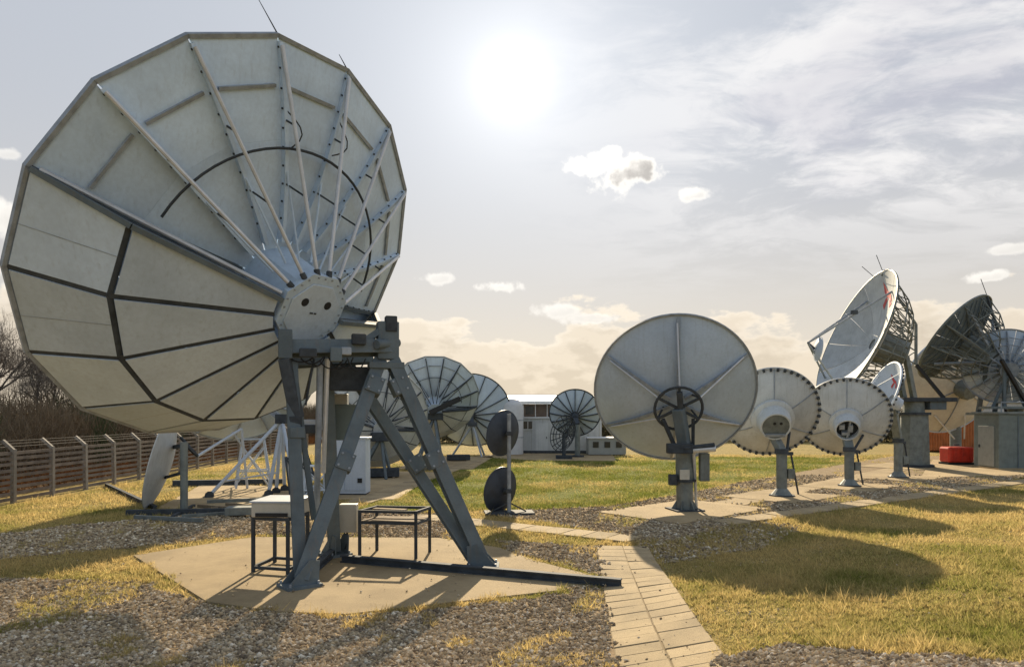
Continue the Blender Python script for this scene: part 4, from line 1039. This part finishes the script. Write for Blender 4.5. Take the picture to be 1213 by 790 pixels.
MB().bar(apx, M0 @ Vector((0, 0, -.2)), .2, .2).build('yoke', 'galvanised', l0)
MB().box(apx, (.4, .4, .35)).build('head', 'dark_steel', l0, bevel=.02)
feed(l0, M0, R0, dp0, R0 * R0 / 4 / dp0)

def trestle(label, c, w, h, d, rz):
    r = thing('lattice_frame', label, 'frame', c, 'white lattice frames behind the huge dish'); M = Matrix.Translation(c) @ Matrix.Rotation(rz, 4, 'Z')
    for sx_ in (-1, 1):
        for sy in (-1, 1): MB(M).tube((sx_ * w / 2, sy * d / 2, .02), (sx_ * w * .3, sy * d * .3, h), .04, n=8).build('leg', 'white_paint', r)
    for sy in (-1, 1):
        MB(M).tube((-w * .47, sy * d * .47, h * .12), (w * .33, sy * d * .33, h * .85), .025, n=6).build('brace', 'white_paint', r)
        MB(M).tube((w * .47, sy * d * .47, h * .12), (-w * .33, sy * d * .33, h * .85), .025, n=6).build('brace', 'white_paint', r)
    for z in (.35, 1.0):
        f_ = .5 - .2 * z
        for a, b in (((-1, -1), (1, -1)), ((1, -1), (1, 1)), ((1, 1), (-1, 1)), ((-1, 1), (-1, -1))):
            MB(M).tube((a[0] * w * f_, a[1] * d * f_, h * z), (b[0] * w * f_, b[1] * d * f_, h * z), .03, n=6).build('cross_rail', 'white_paint', r)
trestle('white X-braced steel trestle between the tubular legs and propped panel', G(300, 577, .03), 1.3, 1.9, 1.0, .4)
trestle('low white X-braced trestle right behind the pale equipment box', G(376, 594), 1.0, 1.2, .8, .2)
# leaning reflector panel
lp = thing('reflector_panel', 'pale cross-braced reflector panel propped upright behind the mount leg', 'panel', G(352, 590))
c = [P(338, 541, 25), P(364, 537, 25.2), P(372, 562, 25.2), P(366, 589, 25), P(344, 590, 24.9)]
nn = (c[1] - c[0]).cross(c[3] - c[0]).normalized(); nn = nn if nn.y < 0 else -nn
MB().slab4(c, -nn, .05).build('sheet', 'dirty_white', lp)
for a, b in ((0, 3), (1, 4), (0, 2), (4, 2), (0, 4), (1, 2)): MB().bar(c[a] + nn * .03, c[b] + nn * .03, .06, .05, up=nn).build('batten', 'dark_steel', lp)
# white cabinet
cb_ = G(408, 587)
ca = thing('equipment_cabinet', 'tall white outdoor equipment cabinet with double doors behind the mount legs', 'cabinet', cb_)
MB().box(cb_ + Vector((0, .4, 1.05)), (1.55, .8, 1.96)).build('body', 'white_paint', ca, bevel=.02)
MB().box(cb_ + Vector((0, .4, 2.06)), (1.65, .9, .07)).build('roof', 'white_paint', ca, bevel=.015)
MB().box(cb_ + Vector((0, .4, .05)), (1.5, .75, .10)).build('plinth', 'dark_steel', ca)
for sx_ in (-.385, .385):
    d_ = MB().box(cb_ + Vector((sx_, -.012, 1.08)), (.74, .03, 1.8)).build('door', 'white_paint', ca, bevel=.008)
    MB().box(cb_ + Vector((sx_ * .2, -.045, 1.1)), (.04, .04, .2)).build('handle', 'black', d_)
    MB().box(cb_ + Vector((sx_ * 1.45, -.04, .55)), (.16, .03, .16)).build('vent', 'black', d_)
# clutter: beams and boxes
def beam(label, a, b, w, m, name='steel_beam', cat='beam', group=None):
    a = Vector(a); b = Vector(b); o = MB().bar(a, b, w, w).build(name, m, None, origin=(a + b) / 2); tag(o, label, cat, group); return o
beam('dark steel beam lying on the grass from the fence to the edge-on dish', G(126, 574, .08), G(184, 601, .08), .12, 'dark_steel')
beam('long dark beam lying under the edge-on dish', G(150, 607, .09), G(330, 604, .09), .16, 'dark_steel')
beam('dark beam lying along the back of the concrete under the tubular legs', G(205, 572, .12), G(335, 570, .12), .22, 'dark_steel')
for i, (u0, v0, u1, v1, w, lb) in enumerate(((245, 594, 330, 590, .10, 'grey steel bar lying under the white tubular legs'), (235, 599, 300, 604, .09, 'brown timber bar lying next to the edge-on dish post'), (215, 611, 290, 606, .08, 'thin grey bar on gravel in front of the edge-on dish post'),
        (268, 597, 345, 601, .08, 'brown timber bar ending beside the pale equipment box stand'), (160, 612, 240, 616, .10, 'grey bar lying on gravel in front of the edge-on dish'), (250, 602, 338, 595, .07, 'thin brown timber crossing the long dark beam'))):
    beam(lb, G(u0, v0, w / 2 + .03), G(u1, v1, w / 2 + .03 + .01 * i), w, 'timber' if i % 2 else 'pole_grey', 'loose_bar', 'bar', 'loose bars on the ground by the edge-on dish')
for i, (u, v, s_, m, lb) in enumerate(((290, 612, .5, 'pole_grey', 'low grey crate on gravel behind the pale equipment box'), (452, 566, .8, 'dark_steel', 'dark low skid on concrete right of half-clad dish seen through mount'), (494, 557, .6, 'mount_green', 'green-grey low box on concrete between the half-clad dishes'), (543, 546, .7, 'dark_steel', 'dark low box at the path end below the tripod dish'))):
    p = G(u, v); o = thing('crate', lb, 'crate', p)
    MB().box(p + Vector((0, 0, s_ * .25 + .06)), (s_ * 2.0, s_, s_ * .45), .15).build('body', m, o, bevel=.02)
    for q in (-.7, .7): MB().box(p + Vector((q * s_, 0, .04)), (.12, s_, .08), .15).build('runner', 'timber', o)

# ------------------------------------------------------------------ white building
bw = thing('building', 'white flat-roofed building with recessed brown upper band beyond the lawn', 'building', (2, 55, 0))
y0 = 52.0
MB().box((2.6, y0 + 3, 1.35), (7.8, 6, 2.4)).build('wall', 'wall_white', bw)
MB().box((2.6, y0 + 3, .1), (7.9, 6.1, .22)).build('plinth', 'dark_steel', bw)
MB().box((2.6, y0 + 2.95, 2.60), (8.0, 6.2, .10)).build('ledge', 'roof_white', bw)
MB().box((2.6, y0 + 3.6, 3.10), (7.6, 5.2, .95)).build('upper_band', 'brown_panel', bw)
for i in range(9): MB().box((-.9 + i * .875, y0 + .985, 3.10), (.06, .05, .93)).build('mullion', 'roof_white', bw)
for i in range(8): MB().box((-.46 + i * .875, y0 + .99, 3.12), (.6, .03, .6)).build('window', 'window_glass' if i in (1, 2, 5) else 'brown_panel', bw)
rf = MB(); rf.add([(-1.5, y0 - .1, 3.58), (6.7, y0 - .1, 3.58), (6.7, y0 + 6.3, 4.1), (-1.5, y0 + 6.3, 4.1), (-1.5, y0 - .1, 3.82), (6.7, y0 - .1, 3.82), (6.7, y0 + 6.3, 4.34), (-1.5, y0 + 6.3, 4.34)], [(3, 2, 1, 0), (4, 5, 6, 7), (0, 1, 5, 4), (1, 2, 6, 5), (2, 3, 7, 6), (3, 0, 4, 7)])
rf = rf.build('roof', 'roof_white', bw)
MB().box((2.6, y0 + 5, 4.36), (7, .08, .06)).build('ridge_rail', 'galvanised', rf)
for i in range(10): MB().box((-1.05 + i * .82, y0 - .014, 1.4), (.03, .03, 2.2)).build('panel_joint', 'door_grey', bw)
wn = MB().box((1.15, y0 - .02, 2.05), (.62, .05, .55)).build('window', 'window_glass', bw)
MB().box((1.15, y0 - .04, 2.05), (.04, .04, .55)).build('mullion', 'roof_white', wn); MB().box((1.15, y0 - .06, 1.74), (.75, .10, .05)).build('sill', 'roof_white', wn)
dw = MB().box((2.15, y0 - .02, 1.2), (.9, .05, 2.0)).build('door', 'wall_white', bw); MB().box((2.5, y0 - .06, 1.15), (.05, .06, .14)).build('handle', 'dark_steel', dw)
sil = thing('storage_tank', 'upright white cylindrical tank at the end of the white building', 'tank', (-.35, 50.6, 0))
MB(Matrix.Translation((-.05, 50.7, 0))).lathe([(.01, .05), (.85, .05), (.85, 3.3), (.78, 3.6), (.55, 3.85), (.01, 3.98)], n=32).build('shell', 'roof_white', sil, smooth=True)
for z in (1.2, 2.4): MB(Matrix.Translation((-.05, 50.7, 0))).lathe([(.85, z), (.875, z), (.875, z + .06), (.85, z + .06)], n=32, close=True).build('band', 'galvanised', sil)
lw = thing('low_cabin', 'low pale cabin with small windows half hidden behind the ribbed grey dish', 'cabin', (6.2, 50, 0))
MB().box((6.6, 50.5, .62), (2.6, 1.6, 1.1)).build('wall', 'door_grey', lw); MB().box((6.6, 50.5, 1.2), (2.8, 1.8, .08)).build('roof', 'roof_white', lw)
for i in range(3): MB().box((5.8 + i * .8, 49.68, .75), (.4, .05, .4)).build('window', 'window_glass', lw)
MB().box((6.6, 50.5, .05), (2.5, 1.5, .1)).build('plinth', 'dark_steel', lw)

# ------------------------------------------------------------------ fence
fn = thing('fence', 'long concrete-post fence with horizontal rails and cranked wire tops', 'fence', (-16.4, 19.5, 0))
fo = fn.location
fpts = [Vector((-16.35 - .011 * (i * 2.05) - (.0009 * (i * 2.05) ** 2 * .3), 19.5 + i * 2.05, 0)) for i in range(-1, 21)]
pm = MB(); pm.prism([(-.065, -.065), (.065, -.065), (.065, .065), (-.065, .065)], -.1, 1.78); pm.bar((0, 0, 1.74), (-.36, 0, 2.06), .10, .10, up=(0, 1, 0))
pob = pm.build('post', 'fence_concrete'); pmesh = pob.data; bpy.data.objects.remove(pob)
rmesh = MB().box((0, 0, 0), (.05, 1.0, .10)).build('rail', 'fence_rail'); rme = rmesh.data; bpy.data.objects.remove(rmesh)
wmesh = MB().tube((0, -.5, 0), (0, .5, 0), .008, n=4).build('wire', 'wire'); wme = wmesh.data; bpy.data.objects.remove(wmesh)
def put(name, me, loc, rot=(0, 0, 0), sc=(1, 1, 1), parent=None):
    o = bpy.data.objects.new(name, me); col.objects.link(o); o.parent = parent; o.location = Vector(loc) - (root_loc(parent) if parent else Vector()); o.rotation_euler = rot; o.scale = sc; return o
for i, p in enumerate(fpts):
    put('post', pmesh, p, (random.uniform(-.015, .015), random.uniform(-.015, .015), 0), parent=fn)
    if i + 1 < len(fpts):
        q = fpts[i + 1]; d = q - p; m_ = (p + q) / 2; an = math.atan2(d.x, d.y)
        for j in range(9):
            put('rail', rme, m_ + Vector((.0, 0, .14 + j * .19 + random.uniform(-.012, .012))), (random.uniform(-.008, .008), 0, -an), (1, d.length - .135, 1), parent=fn)
        for j in range(3): put('wire', wme, m_ + Vector((-.12 - .1 * j, 0, 1.86 + .09 * j)), (0, 0, -an), (1, d.length, 1), parent=fn)

# ------------------------------------------------------------------ bank, thicket and bare trees beyond the fence
def tinted(name, verts, faces_n, tint, m, nper, kind='stuff', parent=None, origin=None):
    """verts (n,k,3) array of n primitives with nper tris given by faces_n (index list), tint (n,3)"""
    n, kv, _ = verts.shape; F = np.array(faces_n)
    idx = (np.arange(n)[:, None, None] * kv + F[None]).reshape(-1)
    off = np.array(root_loc(parent) if parent is not None else (0, 0, 0))
    me = bpy.data.meshes.new(name); me.vertices.add(n * kv); me.vertices.foreach_set('co', (verts - off).astype(np.float32).reshape(-1))
    nt = n * len(F); me.loops.add(nt * 3); me.loops.foreach_set('vertex_index', idx.astype(np.int32)); me.polygons.add(nt)
    me.polygons.foreach_set('loop_start', (np.arange(nt) * 3).astype(np.int32)); me.polygons.foreach_set('loop_total', np.full(nt, 3, np.int32))
    me.update(calc_edges=True)
    at = me.attributes.new('tint', 'FLOAT_COLOR', 'POINT'); c = np.ones((n, kv, 4), np.float32); c[:, :, :3] = tint[:, None, :]; at.data.foreach_set('color', c.reshape(-1))
    me.materials.append(MATS[m]); o = bpy.data.objects.new(name, me); col.objects.link(o); o.parent = parent
    if kind: o['kind'] = kind
    return o
# low earth bank
nx, ny = 24, 60; bv = []; bf = []
for j in range(ny):
    for i in range(nx):
        y = 14 + j * 1.6; x = -17.6 - i * 1.1 - .011 * y; h = min(1, i / 5) * (1.35 + .5 * math.sin(y * .35) + .35 * math.sin(y * .9 + i)) * (1 if i < nx - 2 else .2) + (-.03 if i == 0 else .05 * random.random())
        bv.append((x, y, h))
for j in range(ny - 1):
    for i in range(nx - 1): bf.append((j * nx + i, j * nx + i + 1, (j + 1) * nx + i + 1, (j + 1) * nx + i))
bank = MB().add(bv, bf).build('bank', 'leaf_litter', smooth=True); bank['kind'] = 'structure'
def twigs(n, cx, cy, z0, ln, wd, spread, colr):
    p = np.stack([cx, cy, z0], 1); az = rng.random(n) * 2 * PI; tl = np.abs(rng.normal(0, spread, n)); ln = ln * (.6 + .8 * rng.random(n))
    d = np.stack([np.sin(tl) * np.cos(az), np.sin(tl) * np.sin(az), np.cos(tl)], 1)
    w = rng.normal(size=(n, 3)); w -= (w * d).sum(1, keepdims=True) * d; w /= np.linalg.norm(w, axis=1, keepdims=True); w *= wd
    mid_ = p + d * (ln * .5)[:, None] + rng.normal(0, .05, (n, 3)) * ln[:, None]; end = p + d * ln[:, None]
    v = np.stack([p - w, p + w, mid_ + w * .7, mid_ - w * .7, end], 1)
    return v, colr * (.7 + .6 * rng.random((n, 1)))
TWF = [(0, 1, 2), (0, 2, 3), (3, 2, 4)]
n = 90000; cy = 16 + rng.random(n) ** .8 * 75; cx = -18.6 - .011 * cy - rng.random(n) ** 1.3 * 13
hh = .6 + .5 * np.sin(cy * .45) + .3 * np.sin(cy * 1.3)
v, t = twigs(n, cx, cy, .3 + rng.random(n) ** 1.1 * (1.5 + .8 * hh + .12 * (-18.6 - cx)), 1.0, .017, .65, np.array([[.17, .135, .095]]))
gmask = (np.sin(cy * .8 + cx) > .75)[:, None] & (rng.random((n, 1)) < .7); t = np.where(gmask, np.array([[.08, .095, .05]]), t)
tinted('thicket', v, TWF, t, 'twig_tint', 3)
n = 9000; cy = 15 + rng.random(n) * 60; cx = -17.5 - .011 * cy - rng.random(n) * 1.6
v, t = twigs(n, cx, cy, rng.random(n) * .35, .55, .016, .8, np.array([[.24, .125, .055]])); tinted('bracken', v, TWF, t, 'twig_tint', 3)
def bare_tree(label, x, y, h, seed, ivy=False):
    rs = random.Random(seed); root = thing('bare_tree', label, 'tree', (x, y, .6), 'bare trees beyond the fence')
    tr = MB(); tips = []
    def grow(p, d, L, r, lev):
        q = p + d * L; tr.tube(p, q, r, r * .72, n=6 if lev < 2 else 4)
        if lev >= 4: tips.append((q, d)); return
        nb_ = 3 if lev else 4
        for i in range(nb_):
            nd = (d + Vector((rs.gauss(0, .42), rs.gauss(0, .42), rs.gauss(.08, .22)))).normalized()
            grow(p + d * L * rs.uniform(.62, 1.0), nd, L * rs.uniform(.62, .82), r * rs.uniform(.5, .66), lev + 1)
    grow(Vector((x, y, .5)), Vector((rs.gauss(0, .05), rs.gauss(0, .05), 1)).normalized(), h * .27, h * .016, 0)
    tr.build('trunk', 'bark', root)
    pts = np.array([tuple(q) for q, d in tips]); rep = max(6, int(5200 / len(pts))); n = len(pts) * rep
    base_ = np.repeat(pts, rep, 0) + rng.normal(0, h * .045, (n, 3))
    v, t = twigs(n, base_[:, 0], base_[:, 1], base_[:, 2], h * .06, .008, .9, np.array([[.19, .165, .14]]))
    tinted('crown', v, TWF, t, 'twig_tint', 3, kind='', parent=root)
for i, (x, y, h, lb) in enumerate(((-29.5, 40, 10.5, 'tall bare tree beyond the fence, highest of the row'), (-27.0, 41, 8.2, 'bare tree behind the fence beside the tallest one'), (-33.0, 43, 11, 'broad bare tree rising behind the fence thicket'), (-25.5, 44, 7.2, 'lower bare tree of the row above the thicket'), (-31, 37, 9, 'slender bare tree at the thicket edge'), (-28, 50, 8.0, 'bare tree standing deeper in the thicket'), (-24.5, 56, 7.0, 'distant bare tree past the thicket bend'))):
    bare_tree(lb, x, y, h, 31 + i)

# ------------------------------------------------------------------ gravel stones and grass
def inpoly(x, y, poly):
    c = np.zeros(len(x), bool); n = len(poly); j = n - 1
    for i in range(n):
        xi, yi = poly[i]; xj, yj = poly[j]
        if yi != yj: c ^= ((yi > y) != (yj > y)) & (x < (xj - xi) * (y - yi) / (yj - yi) + xi)
        j = i
    return c
def scatter(n, y0, y1, xr=.76):
    """more points close by: uniform in depth times width"""
    y = y0 * (y1 / y0) ** rng.random(n); x = (rng.random(n) * 2 - 1) * (xr * y + .6); return x, y
def jig(x, y):
    a = .20 * vnoise(x, y, 2.6, 41) + .12 * vnoise(x, y, 7, 42); b = .20 * vnoise(x, y, 2.9, 43) + .12 * vnoise(x, y, 8, 44)
    return x + a + rng.normal(0, .03, len(x)), y + b + rng.normal(0, .03, len(x))
def vnoise(x, y, s, seed=0):
    rr = np.random.default_rng(seed); ph = rr.random((6, 3)) * 6.28; o = 0
    for a, b, c in ph: o = o + np.sin(x * s * math.cos(a) * (1 + b * .2) + y * s * math.sin(a) * (1 + b * .2) + c * 3)
    return o / 6
# stones
x, y = scatter(400000, 4.6, 34)
ing = np.zeros(len(x), bool); jx, jy = jig(x, y)
for g in GRAVELS: ing |= inpoly(jx, jy, g)
onpad = np.zeros(len(x), bool); clear_ = np.zeros(len(x), bool)
for g in PADS: onpad |= inpoly(x, y, g); clear_ |= inpoly(jx, jy, g)
ing &= ~clear_
MIXP = gp((745, 640), (900, 617), (950, 624), (905, 650), (830, 662), (793, 668))
mixz = inpoly(jx, jy, MIXP) & ~clear_ & ~ing
strays = (~ing) & (rng.random(len(x)) < np.where(onpad, .006, .02)) & (y < 17)
tuft = vnoise(x, y, 1.3, 3) + .5 * vnoise(x, y, 3.7, 4)
keep = (ing & (rng.random(len(x)) < np.clip(.95 - .5 * (tuft > .28), 0, 1))) | strays | (mixz & (rng.random(len(x)) < .40))
x, y = x[keep], y[keep]; n = len(x)
s = np.where(strays[keep], .6, 1.0) * (.010 + .027 * rng.random(n) ** 2.4) * np.where(y > 14, 1.25, 1.0)
octv = np.array([(1, 0, 0), (-1, 0, 0), (0, 1, 0), (0, -1, 0), (0, 0, 1), (0, 0, -1.0)])
sv = octv[None] * (1 + rng.normal(0, .22, (n, 6, 1))) + rng.normal(0, .16, (n, 6, 3))
sv *= (s[:, None] * np.stack([.8 + .7 * rng.random(n), .8 + .5 * rng.random(n), .5 + .45 * rng.random(n)], 1))[:, None, :]
a = rng.random(n) * 2 * PI; ca_, sa_ = np.cos(a)[:, None], np.sin(a)[:, None]
vx = sv[:, :, 0] * ca_ - sv[:, :, 1] * sa_; vy = sv[:, :, 0] * sa_ + sv[:, :, 1] * ca_
sv = np.stack([vx + x[:, None], vy + y[:, None], sv[:, :, 2] + (.012 + s * .35 + HT(x, y) + .03 * onpad[keep])[:, None]], 2)
pal = np.array([(.48, .385, .255), (.38, .295, .19), (.61, .52, .385), (.23, .18, .125), (.52, .395, .235), (.75, .67, .53)])
tint = pal[rng.choice(6, n, p=[.28, .26, .16, .14, .11, .05])] * (.8 + .4 * rng.random((n, 1)))
OF = [(0, 2, 4), (2, 1, 4), (1, 3, 4), (3, 0, 4), (2, 0, 5), (1, 2, 5), (3, 1, 5), (0, 3, 5)]
go = tinted('gravel', sv, OF, tint, 'stone_tint', 8); tag(go, 'loose brown and grey gravel stones', 'gravel')
print('stones', n)
# grass
def blades(x, y, hgt, wd, tint, name, label):
    n = len(x); az = rng.random(n) * 2 * PI; ln = rng.normal(0, .55, (n, 2)) * hgt[:, None]
    wx, wy = np.cos(az) * wd, np.sin(az) * wd; z0 = HT(x, y)
    v = np.stack([np.stack([x - wx, y - wy, z0], 1), np.stack([x + wx, y + wy, z0], 1), np.stack([x + ln[:, 0], y + ln[:, 1], z0 + hgt], 1)], 1)
    o = tinted(name, v, [(0, 1, 2)], tint, 'blade_tint', 1); tag(o, label, 'grass'); return o
x, y = scatter(1750000, 4.8, 50)
jx, jy = jig(x, y); bad = np.zeros(len(x), bool); ingv = np.zeros(len(x), bool); lawn = inpoly(x, y, LAWN)
for g in PADS: bad |= inpoly(jx, jy, g)
for g in GRAVELS: ingv |= inpoly(jx, jy, g)
lawn &= ~ingv
tf = vnoise(x, y, 1.3, 3) + .5 * vnoise(x, y, 3.7, 4)
patch = vnoise(x, y, .8, 9) + .6 * vnoise(x, y, 2.6, 10)
keep = ~bad & (np.where(ingv, (tf > .28) & (rng.random(len(x)) < .5), rng.random(len(x)) < np.clip(.70 + .55 * patch, .12, 1)))
keep &= (x > -16.2) & ~(inpoly(jx, jy, MIXP) & (rng.random(len(x)) < .55))
x, y, lawn, patch, ingv = x[keep], y[keep], lawn[keep], patch[keep], ingv[keep]; n = len(x)
print('blades', n)
clump = np.clip(vnoise(x, y, 13, 21) + vnoise(x, y, 27, 22) + .6 * vnoise(x, y, 5.5, 23), -1, 1.2)
greenish = np.clip(.30 - .25 * clump + .75 * vnoise(x, y, .6, 12) + .55 * vnoise(x, y, 1.9, 13) + np.where(lawn, .55, 0) + rng.normal(0, .18, n), 0, 1)[:, None]
straw = np.array([(.62, .48, .21)]); green = np.array([(.20, .225, .045)])
tint = (straw * (1 - greenish) + green * greenish) * (.65 + .6 * rng.random((n, 1)))
hgt = (.016 + .046 * rng.random(n) + .05 * (rng.random(n) < .04)) * (1 + 1.1 * np.clip(clump, -.5, 1)) * (1 + .5 * np.clip(patch, -.6, 1)) * np.where(y > 16, 1.2, 1.0)
blades(x, y, hgt, .0038 * (1 + y / 11), tint, 'grass', 'short straw-coloured and green grass blades over the site')

# ------------------------------------------------------------------ far hedgerow closing the horizon
n = 80000; u_ = rng.random(n); cx = -16 + 130 * u_; cy = 73 + 3 * np.sin(cx * .09) + rng.normal(0, 1.4, n) + .25 * np.maximum(cx - 40, 0)
top = 2.7 + .8 * np.sin(cx * .31) + .5 * np.sin(cx * .83 + 1) + .4 * np.sin(cx * 2.3)
v, t = twigs(n, cx, cy, rng.random(n) * np.maximum(top, .9), 1.0, .035, .9, np.array([[.13, .115, .065]])); t = t * np.where(np.sin(cx * .43 + 2) > .3, .75, 1.1)[:, None]
tinted('hedgerow', v, TWF, t, 'twig_tint', 3)
